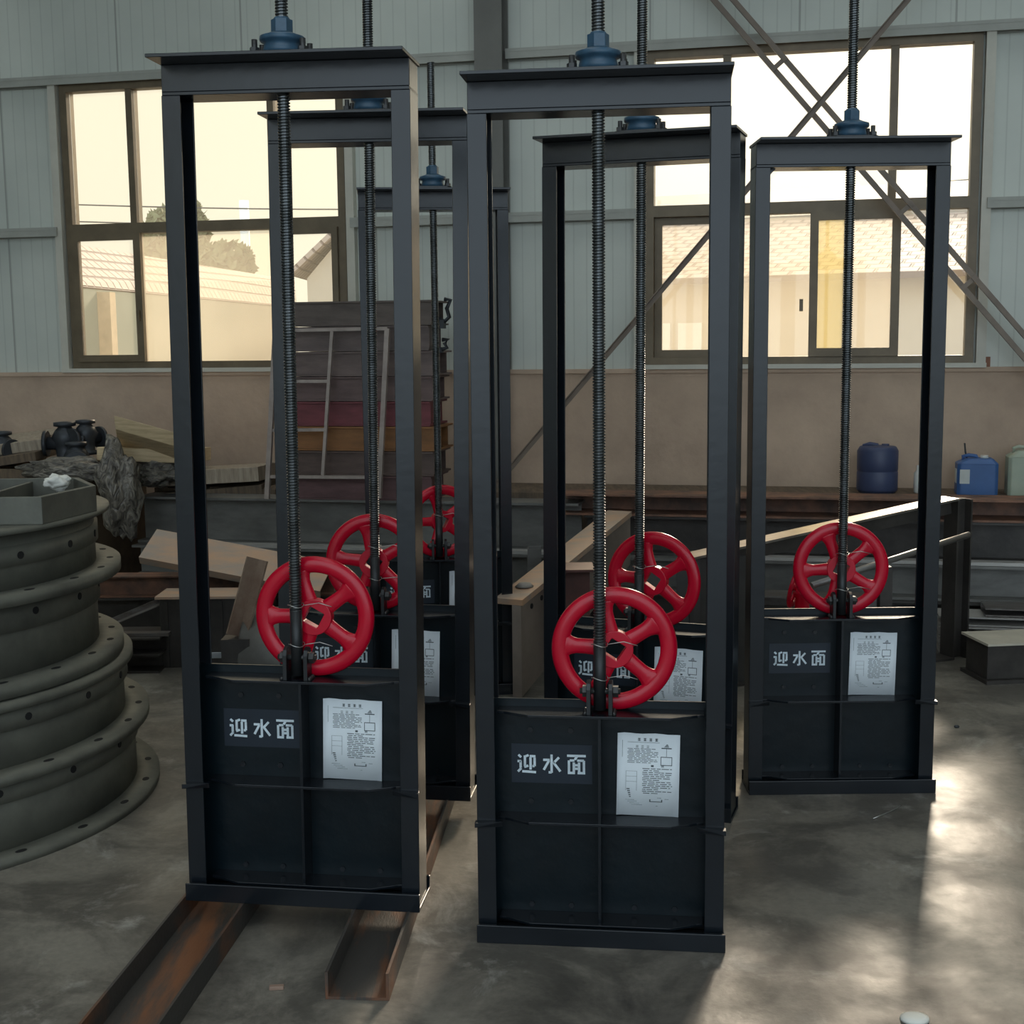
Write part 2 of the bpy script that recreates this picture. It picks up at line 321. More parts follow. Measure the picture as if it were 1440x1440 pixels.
# windows
def window(n, a, b, lab, kind):
    root = empty('window_%d' % n); root.matrix_world = WM; struct(root, lab, 'window')
    f = MB(); d0, d1 = -.07, .035
    f.box((a, d0, ZB), (a+.055, d1, ZT)); f.box((b-.055, d0, ZB), (b, d1, ZT)); f.box((a+.055, d0, ZB), (b-.055, d1, ZB+.05)); f.box((a+.055, d0, ZT-.06), (b-.055, d1, ZT))
    f.box((a+.055, d0, ZM-.035), (b-.055, d1, ZM+.04))
    q = (b-a)/4
    for s in (a+q, b-q): f.box((s-.025, d0, ZM+.04), (s+.025, d1-.01, ZT-.06))
    if kind == 1:
        for s in (a+q, b-q): f.box((s-.022, d0, ZB+.05), (s+.022, d1-.02, ZM-.035))
    f.build('window_frame', FRAMEAL, root)
    zz = (ZM+.04, ZT-.06)
    for x0, x1 in ((a+.055, a+q-.025), (a+q+.025, b-q-.025), (b-q+.025, b-.055)):
        MB().box((x0, -.02, zz[0]), (x1, -.014, zz[1])).build('upper_pane', GLASS, root)
    zl = (ZB+.05, ZM-.035)
    def sash(x0, x1, y, w, g):
        s = MB(); s.box((x0, y-.02, zl[0]), (x0+w, y+.02, zl[1])); s.box((x1-w, y-.02, zl[0]), (x1, y+.02, zl[1]))
        s.box((x0+w, y-.02, zl[0]), (x1-w, y+.02, zl[0]+w)); s.box((x0+w, y-.02, zl[1]-w), (x1-w, y+.02, zl[1]))
        sh = s.build('sash', FRAMEAL, root)
        MB().box((x0+w, y-.003, zl[0]+w), (x1-w, y+.003, zl[1]-w)).build('sash_pane', g, sh)
    if kind == 1:
        sash(a+.057, a+q+.06, .045, .05, GLASS)
        MB().box((a+q+.024, -.02, zl[0]), (b-q-.024, -.014, zl[1])).build('lower_pane', DIRTY, root)
        sash(b-q-.02, b-.057, .045, .045, GLASS)
    else:
        c = (a+b)/2
        sash(a+.057, a+q+.05, -.045, .05, DIRTY)
        MB().box((a+q+.055, -.02, zl[0]), (c+.05, -.014, zl[1])).build('lower_pane', DIRTY, root)
        sash(c+.02, c+.60, .045, .055, DIRTY)
        MB().box((c+.06, -.025, zl[0]), (c+.24, -.019, zl[1])).build('yellow_pane', YELLOW, root)['label'] = 'yellowed overlapping pane'
        st = MB(); st.box((c+.24, -.03, zl[0]), (c+.29, .02, zl[1])); st.build('sash_stile', FRAMEAL, root)
        MB().box((c+.60, -.02, zl[0]), (b-.055, -.016, zl[1])).build('clean_pane', GLASS, root)
    h = MB(); hx = a+q+.03 if kind == 1 else (a+b)/2-.03
    h.box((hx-.012, .066, ZB+.35), (hx+.012, .09, ZB+.43)); h.build('latch', FRAMEAL, root)
window(1, S0, S1, 'left window with bronze frame, behind the leftmost sluice gates', 1)
window(2, S2, S3, 'right window with bronze frame, brightest with crossed braces before it', 2)

# cross braces in front of the right window
def wpt(px, py, off): s, z = sz(px, py, off); return Vector((s, off, z))
def brace(name, p, q, offs, lab, battens):
    t = (q-p).normalized(); side = Vector((-t.z, 0, t.x)); m = MB(WM)
    for o_ in offs: m.bar(p+side*o_, q+side*o_, [(-.018, -.018), (.018, -.018), (.018, -.012), (-.012, -.012), (-.012, .018), (-.018, .018)], up=(0, 1, 0))
    o = m.build(name, BRACE); tag(o, lab, 'brace', kind='structure')
    if battens:
        L = (q-p).length; k = .35; mm = MB(WM)
        while k < L:
            c = p+t*k; mm.bar(c-side*.062, c+side*.062, RSEC(.008, .03), up=(0, 1, 0)); k += .62
        mm.build('batten', BRACE, o)
A_ = wpt(1018, 0, .22); B_ = wpt(1445, 492, .22); d_ = (B_-A_)
brace('trim_14', A_-d_*.35, B_+d_*.42, (-.045, .045), 'double angle brace sloping down to the right across the right window', True)
A_ = wpt(1276, 0, .32); B_ = wpt(740, 632, .32); d_ = (B_-A_)
brace('trim_15', A_-d_*.3, B_+d_*.1, (0,), 'single angle brace sloping down to the left across the right window', False)

# ---------------------------------------------------------------- sluice gate
def screw_mesh(z0, z1, r, pitch, depth, n=18):
    turns = int((z1-z0)/pitch); vs = []; fs = []; prof = ((0, r-depth), (.28, r), (.62, r), (.9, r-depth)); P = len(prof)
    tot = turns*n+1
    for i in range(tot):
        a = 2*PI*i/n; zb = z0+pitch*i/n
        for u, rr in prof: vs.append((rr*math.cos(a), rr*math.sin(a), zb+u*pitch))
    for i in range(tot-1):
        for k in range(P-1): fs.append((i*P+k, (i+1)*P+k, (i+1)*P+k+1, i*P+k+1))
        j = i+n
        if j+1 < tot: fs.append((i*P+P-1, (i+1)*P+P-1, (j+1)*P, j*P))
    return vs, fs

WID, WLO, GH, RT_Z = .727, .7171, 2.49, .69
def rib_outline(x0, x1, y0, y1, ch): return [(x0, y1), (x0, y0+ch*.55), (x0+.02, y0+ch*.5), (x0+ch+.02, y0), (x1-ch-.02, y0), (x1-.02, y0+ch*.5), (x1, y0+ch*.55), (x1, y1)]
def make_gate():
    g = empty('sluice_gate'); hw = WLO/2
    # posts: channels opening inwards
    for sx in (-1, 1):
        p = MB(); xo = sx*hw*1.008; xi = sx*(hw*1.008-.055)
        pts = [(xi, 0), (xo, 0), (xo, .112), (xi, .112), (xi, .104), (xo-sx*.008, .104), (xo-sx*.008, .008), (xi, .008)]
        p.ext(pts, .012, GH-.095)
        o = p.build('post', GATE, g, .0015)
        w = MB(); w.add([(xo+sx*.004, -.022, .352), (xi-sx*.022, -.004, .352), (xi-sx*.022, 0, .352), (xo+sx*.004, 0, .352),
                         (xo+sx*.004, -.022, .366), (xi-sx*.022, -.012, .37), (xi-sx*.022, 0, .37), (xo+sx*.004, 0, .368)],
                        [(0, 3, 2, 1), (4, 5, 6, 7), (0, 1, 5, 4), (1, 2, 6, 5), (2, 3, 7, 6), (3, 0, 4, 7)])
        w.build('wedge_block', GATE, o)
    # top beam
    b = MB(); h2 = WID/2
    b.box((-h2, -.105, GH-.01), (h2, .13, GH)); b.box((-h2+.004, .0, GH-.095), (h2-.004, .125, GH-.085)); b.box((-h2+.004, .0, GH-.085), (h2-.004, .009, GH-.01))
    b.box((-h2+.012, .1, GH-.085), (h2-.012, .108, GH-.01))
    tb = b.build('top_beam', GATE, g, .0015)
    for sx in (-1, 1):
        e = MB(); e.box((min(sx*(h2-.012), sx*(h2-.004)), .002, GH-.1), (max(sx*(h2-.012), sx*(h2-.004)), .118, GH-.01)); e.build('end_plate', GATE, tb)
    # sill
    s = MB(); s.box((-hw-.004, -.03, 0), (hw+.008, -.02, .055)); s.box((-hw-.004, -.02, 0), (hw+.008, .14, .012)); s.box((-hw-.004, .13, .012), (hw+.008, .14, .05))
    s.build('sill_bar', GATE, g, .0015)
    # leaf
    lw = hw*1.008-.014; l = MB(); l.box((-lw, .096, .014), (lw, .103, RT_Z+.024))
    leaf = l.build('gate_leaf', LEAFP, g)
    li = hw*1.008-.058
    for z, dep in ((RT_Z-.008, .002), (.355, .008), (.045, .004)):
        r = MB(); r.ext(rib_outline(-li, li, dep, .096, .075), z, z+.008); r.build('rib', GATE, leaf, .001)
    r = MB(); r.box((-.004, .012, .053), (.004, .096, .355)); r.box((-.004, .012, .363), (.004, .096, RT_Z-.008)); r.build('centre_rib', GATE, leaf)
    for x in (-.21, -.09, .1, .22):
        for z in ((.075, .40, .62) if x < 0 else (.075,)): MB().cyl((x, .097, z), (x, .089, z), .009, 6, smooth=False).build('stud_head', GATE, leaf)
    # stencil
    MB().box((-.268, .0945, .455), (-.026, .096, .575)).build('stencil_patch', STENCILBG, leaf)['label'] = 'dark blue painted stencil background'
    CHARS = [[(.05, .93, .2, .8), (.0, .6, .2, .6), (.165, .62, .165, .26), (.02, .06, .2, .24), (.25, .08, .99, .05), (.40, .9, .40, .34), (.36, .3, .58, .38), (.44, .86, .6, .92), (.66, .87, .97, .87), (.70, .8, .70, .18), (.92, .8, .92, .36), (.92, .36, .80, .36)],
             [(.5, .98, .5, .04), (.5, .06, .34, .06), (.05, .70, .40, .70), (.36, .66, .08, .18), (.9, .84, .62, .56), (.58, .6, .97, .12)],
             [(.0, .94, 1., .94), (.52, .9, .42, .74), (.1, .7, .1, .0), (.14, .70, .40, .70), (.54, .70, .9, .70), (.9, .7, .9, .0), (.36, .6, .36, .1), (.64, .6, .64, .1), (.42, .46, .58, .46), (.42, .28, .58, .28), (.16, .06, .42, .06), (.56, .06, .84, .06)]]
    t = MB()
    for ci, ch_ in enumerate(CHARS):
        for x0, z0, x1, z1 in ch_:
            p_ = Vector((-.250+.0745*ci+x0*.056, 0, .485+z0*.060)); q_ = Vector((-.250+.0745*ci+x1*.056, 0, .485+z1*.060))
            d_ = (q_-p_).normalized(); e_ = Vector((-d_.z, 0, d_.x))*.0036; Y0, Y1 = Vector((0, .0938, 0)), Vector((0, .0945, 0))
            t.add([p_-e_+Y0, q_-e_+Y0, q_+e_+Y0, p_+e_+Y0, p_-e_+Y1, q_-e_+Y1, q_+e_+Y1, p_+e_+Y1], [(0, 1, 2, 3), (7, 6, 5, 4), (0, 4, 5, 1), (1, 5, 6, 2), (2, 6, 7, 3), (3, 7, 4, 0)])
    t = t.build('stencil_lettering', STENCIL, leaf); t['label'] = 'white stencilled characters'
    # notice
    nx, nz = .14, .49
    nt = empty('notice_sheet'); nt.parent = leaf; nt.location = (nx, .0935, nz); nt.rotation_euler = (0, .018, 0)
    me_ = MB(); N = 10
    for i in range(N+1):
        x = -.092+.184*i/N; bow = -.004*max(0, abs(i-5)-4)
        for z in (-.126, .126): me_.v.append(Vector((x, bow, z+(.0012*math.sin(i*1.3) if z > 0 else 0))))
    for i in range(N): me_.f.append([2*i, 2*i+2, 2*i+3, 2*i+1]); me_.sm.append(True)
    ns = me_.build('notice_paper', PAPER, leaf, loc=(nx, .0925, nz)); ns.rotation_euler = (0, .018, 0); ns['label'] = 'white printed instruction sheet'
    sd = ns.modifiers.new('thick', 'SOLIDIFY'); sd.thickness = .0006
    bpy.data.objects.remove(nt)
    random.seed(3); ik = MB(); pl = MB(); y0, y1 = -.0016, -.0011
    def bx(m, x0, x1, z, h): m.box((x0, y0, z-h/2), (x1, y1, z+h/2))
    for k, x in enumerate((-.028, -.011, .006, .023)):
        for j in range(3): bx(ik, x-.004, x+.004, .109-.0035*j+.002, .0017)
        bx(ik, x-.001, x+.001, .1075, .009)
    bx(pl, -.062, .032, .099, .0012)
    for x in (-.034, -.018, -.002):
        for j in range(3): bx(pl, x-.0035, x+.0035, .089-.003*j, .0014)
    def lines(m, xa, xb, zt, n, dz, h, last):
        for j in range(n):
            x = xa+(.003 if j % 3 == 1 else 0); end = xa+(xb-xa)*(last if j == n-1 or j % 5 == 1 else random.uniform(.93, 1))
            while x < end-.004:
                w = random.uniform(.008, .022); bx(m, x, min(x+w, end), zt-dz*j, h); x += w+random.uniform(.0015, .005)
    lines(ik, -.062, .03, .079, 10, .0047, .0016, .75)
    lines(ik, -.017, .072, .019, 14, .0058, .0021, .6)
    for x in (.012, .042): bx(ik if x < .03 else pl, x-.004, x+.004, .0275, .006)
    bx(ik, .038, .068, .083, .003); bx(ik, .0525, .0535, .069, .026); bx(ik, .036, .070, .056, .002); bx(ik, .036, .070, .031, .002); bx(ik, .036, .0378, .0435, .025); bx(ik, .0682, .070, .0435, .025)
    for j in range(4): bx(ik, .046+.002*j, .060-.001*j, .087+.0025*j, .0014)
    bx(pl, -.078, -.0765, .078, .052)
    for j, (xa, xb) in enumerate(((-.066, -.034), (-.066, -.034), (-.066, -.034))): bx(pl, xa, xb, .010-.016*j, .0008)
    bx(pl, -.066, -.065, -.02, .06); bx(pl, -.034, -.033, -.02, .06)
    for j in range(5): bx(ik, -.063+.002*j, -.054+.001*j, -.045-.006*j, .003)
    for j in range(4): bx(pl, -.066+.006*j, -.040+.008*j, -.078-.005*j, .0016)
    bx(ik, .006, .042, -.082, .0022); bx(ik, .005, .0085, -.079, .008); bx(ik, .040, .0435, -.079, .008); bx(pl, .028, .040, -.070, .0018); bx(pl, .05, .062, -.073, .0018); bx(pl, .024, .03, -.095, .0016)
    ik.build('notice_print', INK, ns)['label'] = 'dark printed lines and diagram'; pl.build('notice_faint_print', INKL, ns)
    # screw
    vs, fs = screw_mesh(RT_Z+.20, 3.09, .0185, .0085, .0042); m = MB(); m.add(vs, fs, False); m.cyl((0, 0, RT_Z+.20), (0, 0, 3.085), .0138, 14)
    sc = m.build('screw_spindle', SCREW, g, loc=(0, .041, 0))
    m = MB(); m.cyl((0, 0, RT_Z+.012), (0, 0, RT_Z+.215), .0182, 20); m.build('spindle_shank', SHANK, sc)['label'] = 'smooth dark lower end of the screw'
    # lugs
    for sx in (-1, 1):
        pr = [(-.026, 0), (.026, 0), (.026, .075), (.018, .092), (0, .1), (-.018, .092), (-.026, .075)]
        m = MB(); m.prism(pr, lambda u, v: (sx*.026, .041+u, RT_Z+v), lambda u, v: (sx*.038, .041+u, RT_Z+v)); m.build('lug', LUG, g, .001)
    m = MB(); m.cyl((-.058, .041, RT_Z+.066), (.06, .041, RT_Z+.066), .009, 12); m.cyl((.039, .041, RT_Z+.066), (.054, .041, RT_Z+.066), .018, 6, smooth=False); m.cyl((-.05, .041, RT_Z+.066), (-.039, .041, RT_Z+.066), .018, 6, smooth=False)
    m.build('pivot_bolt', BOLT, g)
    wd = MB(); random.seed(5)
    for x in (.04, -.04):
        for k in range(5): wd.cyl((x+(.004 if x > 0 else -.004), .02+.01*k, RT_Z), (x*1.02, .02+.01*k, RT_Z+.01), .006, 7, .003)
    wd.build('weld_bead', BOLT, g)
    # lift nut
    ln = empty('lift_nut', (0, .041, GH)); ln.parent = g
    m = MB(); oc = [(-.088, -.045), (-.07, -.062), (.07, -.062), (.088, -.045), (.088, .045), (.07, .062), (-.07, .062), (-.088, .045)]
    m.ext(oc, 0, .016); bp_ = m.build('base_plate', GATE, ln, .002)
    m = MB(); m.lathe([(.056, .016), (.054, .03), (.050, .046), (.062, .05), (.064, .056), (.063, .064), (.045, .07), (.032, .076), (.022, .078)], 36)
    m.build('nut_flange', BLUE, ln)
    hx = [(.031*math.cos(PI/3*k+.2), .031*math.sin(PI/3*k+.2)) for k in range(6)]
    m = MB(); m.ext(hx, .074, .112); m.lathe([(.024, .112), (.021, .118)], 20); m.build('hex_nut', BLUE, ln, .002)
    for x in (-.07, .07):
        for y in (-.036, .036):
            m = MB(); hh = [(x+.014*math.cos(PI/3*k), y+.014*math.sin(PI/3*k)) for k in range(6)]; m.ext(hh, .016, .03); m.cyl((x, y, .016), (x, y, .052), .0085, 12)
            m.build('bolt', BOLT, ln)
    m = MB(); m.cyl((.135, -.03, 0), (.135, -.03, .006), .009, 6, smooth=False); m.build('screw_head', BOLT, ln)
    return g

proto = make_gate()
BASE_A = .0784
GATES = {   # x, y, yaw, base height, label
    'A': (-.6497, 3.8797, -.130, BASE_A, 'black sluice gate front left, nearest camera, standing on two rusty channel rails'),
    'B': (.2454, 3.746, -.1194, 0, 'black sluice gate front centre, largest in view, standing directly on the floor'),
    'C': (1.276, 5.0441, .0005, 0, 'black sluice gate on the right, standing apart in front of the right window'),
    'D': (-.526, 4.8452, -.1287, BASE_A, 'black sluice gate directly behind the front left gate, on the same rails'),
    'E': (-.361, 6.5338, .0952, 0, 'farthest and smallest black sluice gate, beside the stack of channels'),
    'F': (.4555, 4.8601, -.3285, 0, 'black sluice gate directly behind the front centre gate, turned slightly left')}
gate = {}
for i, (k, (x, y, yaw, z, lab)) in enumerate(GATES.items()):
    g = proto if i == 0 else copy_tree(proto)
    g.location = (x, y, z); g.rotation_euler = (0, {'A': .0085, 'D': .011, 'F': .004}.get(k, 0), yaw); tag(g, lab, 'sluice gate', 'black sluice gates on the workshop floor'); gate[k] = g

for ch_ in gate['A'].children:            # the screw of this gate stands a little left of its middle
    if ch_.name.split('.')[0] in ('screw_spindle', 'lug', 'pivot_bolt', 'lift_nut', 'weld_bead'): ch_.location.x -= .014
xi_ = -(WLO/2*1.008-.055)
gs = MB(); gs.prism([(0, 0), (.028, 0), (0, -.03)], lambda u, v: (xi_+u, .05, GH-.095+v), lambda u, v: (xi_+u, .056, GH-.095+v)); gs.build('corner_gusset', GATE, gate['C'])

# ---------------------------------------------------------------- handwheels
def make_wheel():
    R = .184; w = MB(); n = 72; prof = []
    for k in range(12):
        a = 2*PI*k/12; prof.append((R-.025+.025*math.cos(a), .0145*math.sin(a)))
    vs = [(r*math.cos(2*PI*i/n), y, r*math.sin(2*PI*i/n)) for i in range(n) for r, y in prof]; P = len(prof)
    fs = [(i*P+k, ((i+1) % n)*P+k, ((i+1) % n)*P+(k+1) % P, i*P+(k+1) % P) for i in range(n) for k in range(P)]
    w.add(vs, fs, True); rim = w.build('handwheel', RED)
    # hub with square hole
    h = MB(); N = 48
    def sq(a, s): c, d = math.cos(a), math.sin(a); m = max(abs(c), abs(d)); return (s*c/m, s*d/m)
    vs = []
    for y in (-.018, .018):
        for k in range(N):
            a = 2*PI*k/N; vs.append((.055*math.cos(a), y, .055*math.sin(a)))
        for k in range(N):
            a = 2*PI*k/N; x, z = sq(a+.5, .025); ca, sa = math.cos(-.5), math.sin(-.5); vs.append((x*ca-z*sa, y, x*sa+z*ca))
    fs = []
    for k in range(N):
        j = (k+1) % N
        fs += [(k, j, N+j, N+k), (2*N+k, 3*N+k, 3*N+j, 2*N+j), (k, 2*N+k, 2*N+j, j), (N+k, N+j, 3*N+j, 3*N+k)]
    h.add(vs, fs); h.build('hub', RED, rim, .002)
    for s in range(5):
        a0 = PI+2*PI*s/5; m = MB(); pr = []; K = 9
        for k in range(K):
            t = k/(K-1); r = .041+(R-.032-.041)*t; hwid = .0245-.003*math.sin(t*PI)+.16*max(0, t-.6)**2; pr.append((r, hwid))
        vs = []
        for r, hwid in pr:
            for u, y in ((-hwid, -.004), (-hwid*.55, -.011), (hwid*.55, -.011), (hwid, -.004), (hwid, .006), (-hwid, .006)):
                vs.append((r*math.cos(a0)-u*math.sin(a0), y, r*math.sin(a0)+u*math.cos(a0)))
        fs = [(i*6+k, (i+1)*6+k, (i+1)*6+(k+1) % 6, i*6+(k+1) % 6) for i in range(K-1) for k in range(6)] + [(0, 1, 2, 3, 4, 5), tuple((K-1)*6+k for k in range(6))[::-1]]
        m.add(vs, fs, True); m.build('spoke', RED, rim)
    return rim
whl = make_wheel()
WH = {'A': (.033, .088, .0, .03, .00, 'glossy red handwheel wired to the screw of the front left gate'),
      'B': (.041, .088, .06, .03, .08, 'glossy red handwheel wired to the screw of the front centre gate'),
      'C': (.004, .088, -.08, .02, -.06, 'glossy red handwheel on the right gate, in front of the steel rods'),
      'D': (-.012, .088, .05, .03, .12, 'red handwheel on the rear left gate, half hidden by a black post'),
      'E': (.015, .088, .3, .04, .02, 'farthest red handwheel, turned sideways on the gate near the channel stack'),
      'F': (.046, .088, -.12, .03, .06, 'red handwheel on the gate behind the front centre gate')}
wheels = {}
for i, (k, (dx, dy, ry, tilt, spin, lab)) in enumerate(WH.items()):
    w = whl if i == 0 else copy_tree(whl)
    x, y, yaw, z, _l = GATES[k]
    p = gate[k].matrix_basis @ Vector((dx, dy-.008, RT_Z+.1845))
    w.location = p; w.rotation_euler = (Matrix.Rotation(yaw+ry, 4, 'Z') @ Matrix.Rotation(-tilt*.3, 4, 'X') @ Matrix.Rotation(spin, 4, 'Y')).to_euler()
    tag(w, lab, 'handwheel', 'red handwheels leaning on the gates'); wheels[k] = w
# wire ties round the screws
def tie(k, zs, lab):
    x, y, yaw, z, _l = GATES[k]; m = MB(gate[k].matrix_basis @ Matrix.Translation((-.014 if k == 'A' else 0, 0, 0)))
    for zz, dx in zs:
        pts = [(.024*math.cos(a)-.0, .041+.024*math.sin(a), zz+.004*math.sin(2*a)) for a in [2*PI*i/14 for i in range(15)]]
        pts += [(.03+.02*j+dx*j*.2, .05-.004*j, zz+.008*math.sin(j*1.7)) for j in range(3)]
        m.tube(pts, .0013, 5)
    o = m.build('tie_wire', WIRE); tag(o, lab, 'wire', 'wires tying the handwheels')
tie('A', ((RT_Z+.225, .1), (RT_Z+.105, .1)), 'thin steel wire tied round the screw of the front left gate')
tie('B', ((RT_Z+.205, .1), (RT_Z+.105, .1)), 'thin steel wire tied round the screw of the front centre gate')
tie('C', ((RT_Z+.25, .1), (RT_Z+.11, .1)), 'thin steel wire tied round the screw of the right gate')
tie('D', ((RT_Z+.25, .1), (RT_Z+.13, .2)), 'thin steel wire tied round the screw of the rear left gate')
tie('F', ((RT_Z+.24, .1),), 'thin steel wire tied round the screw behind the front centre gate')
tie('E', ((RT_Z+.22, .1),), 'thin steel wire tied round the screw of the farthest gate')

# ---------------------------------------------------------------- channel rails under the left gates
def inside_rust():
    m = mat('rail_rust', (.20, .08, .035), .6, metal=.15, col2=(.055, .05, .045), scale=2.2, stretch=(4, .7, 1), bump=.1, lo=.47, hi=.62); return m
RAILIN = inside_rust()
def rail(p0, p1, w, lab):
    m = MB(); t = .008; h = BASE_A-.001
    m.bar(p0, p1, [(-w/2, 0), (w/2, 0), (w/2, h), (w/2-t, h), (w/2-t, t), (-w/2+t, t), (-w/2+t, h), (-w/2, h)])
    o = m.build('channel_rail', RAILIN); tag(o, lab, 'steel channel', 'channel rails under the left gates')
rail((-1.075, 2.45, .0005), (-.80, 5.25, .0005), .205, 'long rusty steel channel on the floor under the left end of two gates')
rail((-.435, 3.42, .0005), (-.31, 5.15, .0005), .175, 'shorter rusty steel channel ending in front of the front left gate')

# ---------------------------------------------------------------- stack of flanged valve bodies
RC = Vector((-2.52, 5.1, 0))
def ring_unit(z, parts, lab, rot, holes_z, Rf, collar, tilt=0.):
    root = empty('flanged_drum', (RC.x, RC.y, z), rot); root.rotation_euler = (tilt, 0, rot); tag(root, lab, 'drum', 'stacked flanged valve bodies')
    for nm, prof in parts:
        m = MB(); m.lathe(prof, 96, cap=False); m.build(nm, RINGST, root)
    for k in range(24):
        m = MB(); a = 2*PI*k/24; r = Rf-.042
        m.lathe([(.017, 0), (.017, .0012)], 12, Matrix.Translation((r*math.cos(a), r*math.sin(a), holes_z-.0004)) @ Matrix.Rotation(a+PI/2, 4, 'Z') @ Matrix.Diagonal((1.3, .8, 1, 1))); m.build('bolt_hole', RINGD, root)
    for k in range(20):
        m = MB(); a = 2*PI*(k+.35)/20; c = Vector((math.cos(a), math.sin(a), 0)); m.cyl(c*(collar[0]-.002)+Vector((0, 0, collar[1])), c*(collar[0]+.003)+Vector((0, 0, collar[1])), .014, 10); m.build('side_hole', RINGD, root)
    return root
def ring(r0, r1, z0, z1): return [(r0, z0), (r1, z0), (r1, z1), (r0, z1), (r0, z0)]
ring_unit(0, [('flange', ring(.93, 1.075, 0, .03)), ('barrel', ring(.95, .985, .03, .275)), ('collar', ring(.94, .997, .20, .276))], 'lowest grey flanged valve body of the stack, on the floor', .1, .03, 1.075, (.997, .24))
ring_unit(.277, [('flange', ring(.9, 1.045, 0, .032)), ('barrel', ring(.92, .95, .032, .24)), ('collar', ring(.91, .966, .165, .235)), ('top_flange', ring(.84, .99, .24, .268))], 'second grey flanged valve body from the bottom of the stack', .25, .032, 1.045, (.966, .2))
ring_unit(.553, [('flange', ring(.8, .957, 0, .05)), ('barrel', ring(.83, .862, .05, .32)), ('collar', ring(.82, .874, .21, .315))], 'third grey flanged valve body, with a dark gap below its flange', .4, .05, .957, (.874, .27))
u4 = ring_unit(.874, [('flange', ring(.8, .96, 0, .04)), ('barrel', ring(.83, .865, .04, .245)), ('collar', ring(.82, .877, .125, .195)), ('top_flange', ring(.78, .925, .245, .262))], 'topmost grey flanged valve body, carrying a square frame', .02, .04, .96, (.877, .16))
m = MB()
oct_o = [(.84, -.374), (.92, 0), (.76, .30), (-.76, .30), (-.92, 0), (-.84, -.374)]; sc_ = .975; n6 = 6
vs = [(x, y, z) for z in (.262, .362) for x, y in oct_o] + [(x*sc_, y*.95, z) for z in (.262, .362) for x, y in oct_o]
fs = []
for k in range(6):
    j = (k+1) % 6; fs += [(k, j, 6+j, 6+k), (12+k, 18+k, 18+j, 12+j), (6+k, 6+j, 18+j, 18+k), (k, 12+k, 12+j, j)]
Mx = Matrix.Rotation(-.02, 4, 'Z')
m.add(vs, fs, M=Mx); m.box((.56, -.355, .263), (.575, .285, .35), M=Mx); m.build('square_frame', RINGST, u4, .003)

def lump(name, m, loc, scale, seed, lab=None, cat=None, amp=.25, parent=None, sub=4, group=None):
    bm = bmesh.new(); bmesh.ops.create_icosphere(bm, subdivisions=sub, radius=1)
    from mathutils import noise
    for v in bm.verts:
        p = v.co.copy(); q = p*1.6+Vector((seed*3.1, seed*1.7, seed)); d = noise.noise(q)*amp*1.4+abs(noise.noise(q*2.3))*amp*.9+noise.noise(q*5)*amp*.25
        v.co = p*(1+d)
    me = bpy.data.meshes.new(name); bm.to_mesh(me); bm.free()
    for p in me.polygons: p.use_smooth = True
    me.materials.append(m); o = bpy.data.objects.new(name, me); COL.objects.link(o); o.location = loc; o.scale = scale
    if parent: o.parent = parent
    if lab: tag(o, lab, cat, group)
    return o
p = atz(80, 674, 1.245)
lump('rag', RAGW, p+Vector((0, 0, -.012)), (.045, .03, .03), 5, 'crumpled white rag on top of the valve body stack', 'rag', .3)

# ---------------------------------------------------------------- long beams in front of the window wall
def wbar(name, m, s0, s1, off, z, sec, lab, cat='beam', group=None, roll=0.):
    b = MB(WM); b.bar((s0, off, z), (s1, off, z), sec, roll); o = b.build(name, m); tag(o, lab, cat, group); return o
def Z(px, py, off): return sz(px, py, off)[1]
def S(px, off, py=720): return sz(px, py, off)[0]
PG = 'long beams stacked along the window wall'
OFF = .97
zG1 = Z(500, 766, OFF); zG1t = Z(500, 700, OFF)
zr = Z(1200, 728, OFF)
h3 = zG1/2
wbar('steel_beam', DARKST, S(208, OFF), S(1700, OFF), OFF+.12, .0, ISEC(h3-.002, .26, .014, .01), 'lowest dark steel beam lying along the window wall', 'beam', PG)
wbar('steel_beam', GREYST, S(206, OFF), S(1660, OFF), OFF+.1, h3, ISEC(h3-.002, .25, .016, .01), 'middle dark steel beam in the row along the window wall', 'beam', PG)
wbar('steel_beam', GREYST, S(204, OFF), S(818, OFF), OFF, zG1, ISEC(zG1t-zG1, .24, .016, .01), 'grey steel beam on top of the row, under the channel stack', 'beam', PG)
STRIP = mat('strip_steel', (.46, .44, .41), .42, metal=.3, var=.2, scale=5)
wbar('flat_bar', STRIP, S(290, OFF), S(876, OFF), OFF+.175, zG1, RSEC(.02, .09), 'pale flat bar lying along the row below the channel stack', 'bar')
wbar('flat_bar', STRIP, S(1010, OFF), S(1660, OFF), OFF+.175, zG1, RSEC(.02, .09), 'pale flat bar lying along the row behind the right gate', 'bar')
wbar('steel_beam', DARKST, S(826, OFF), S(1680, OFF), OFF, zG1, ISEC(zr-zG1, .24, .014, .01), 'dark steel beam on top of the row, under the rust brown channel', 'beam', PG)
zt_ = Z(1200, 697, OFF)
wbar('steel_channel', RUST, S(792, OFF+.02), S(1670, OFF), OFF, zr+.003, CSEC(zt_-zr-.003, .26, .012), 'long rust brown channel lying on the dark beam below the right window', 'channel')
# second row against the wall carries the jugs
ztop = Z(1230, 694, .42)
wbar('timber_platform', WOODD, S(700, .4), S(1700, .4), .36, 0, RSEC(ztop, .58), 'low brown ledge of timbers behind the beams, carrying the jugs', 'platform')
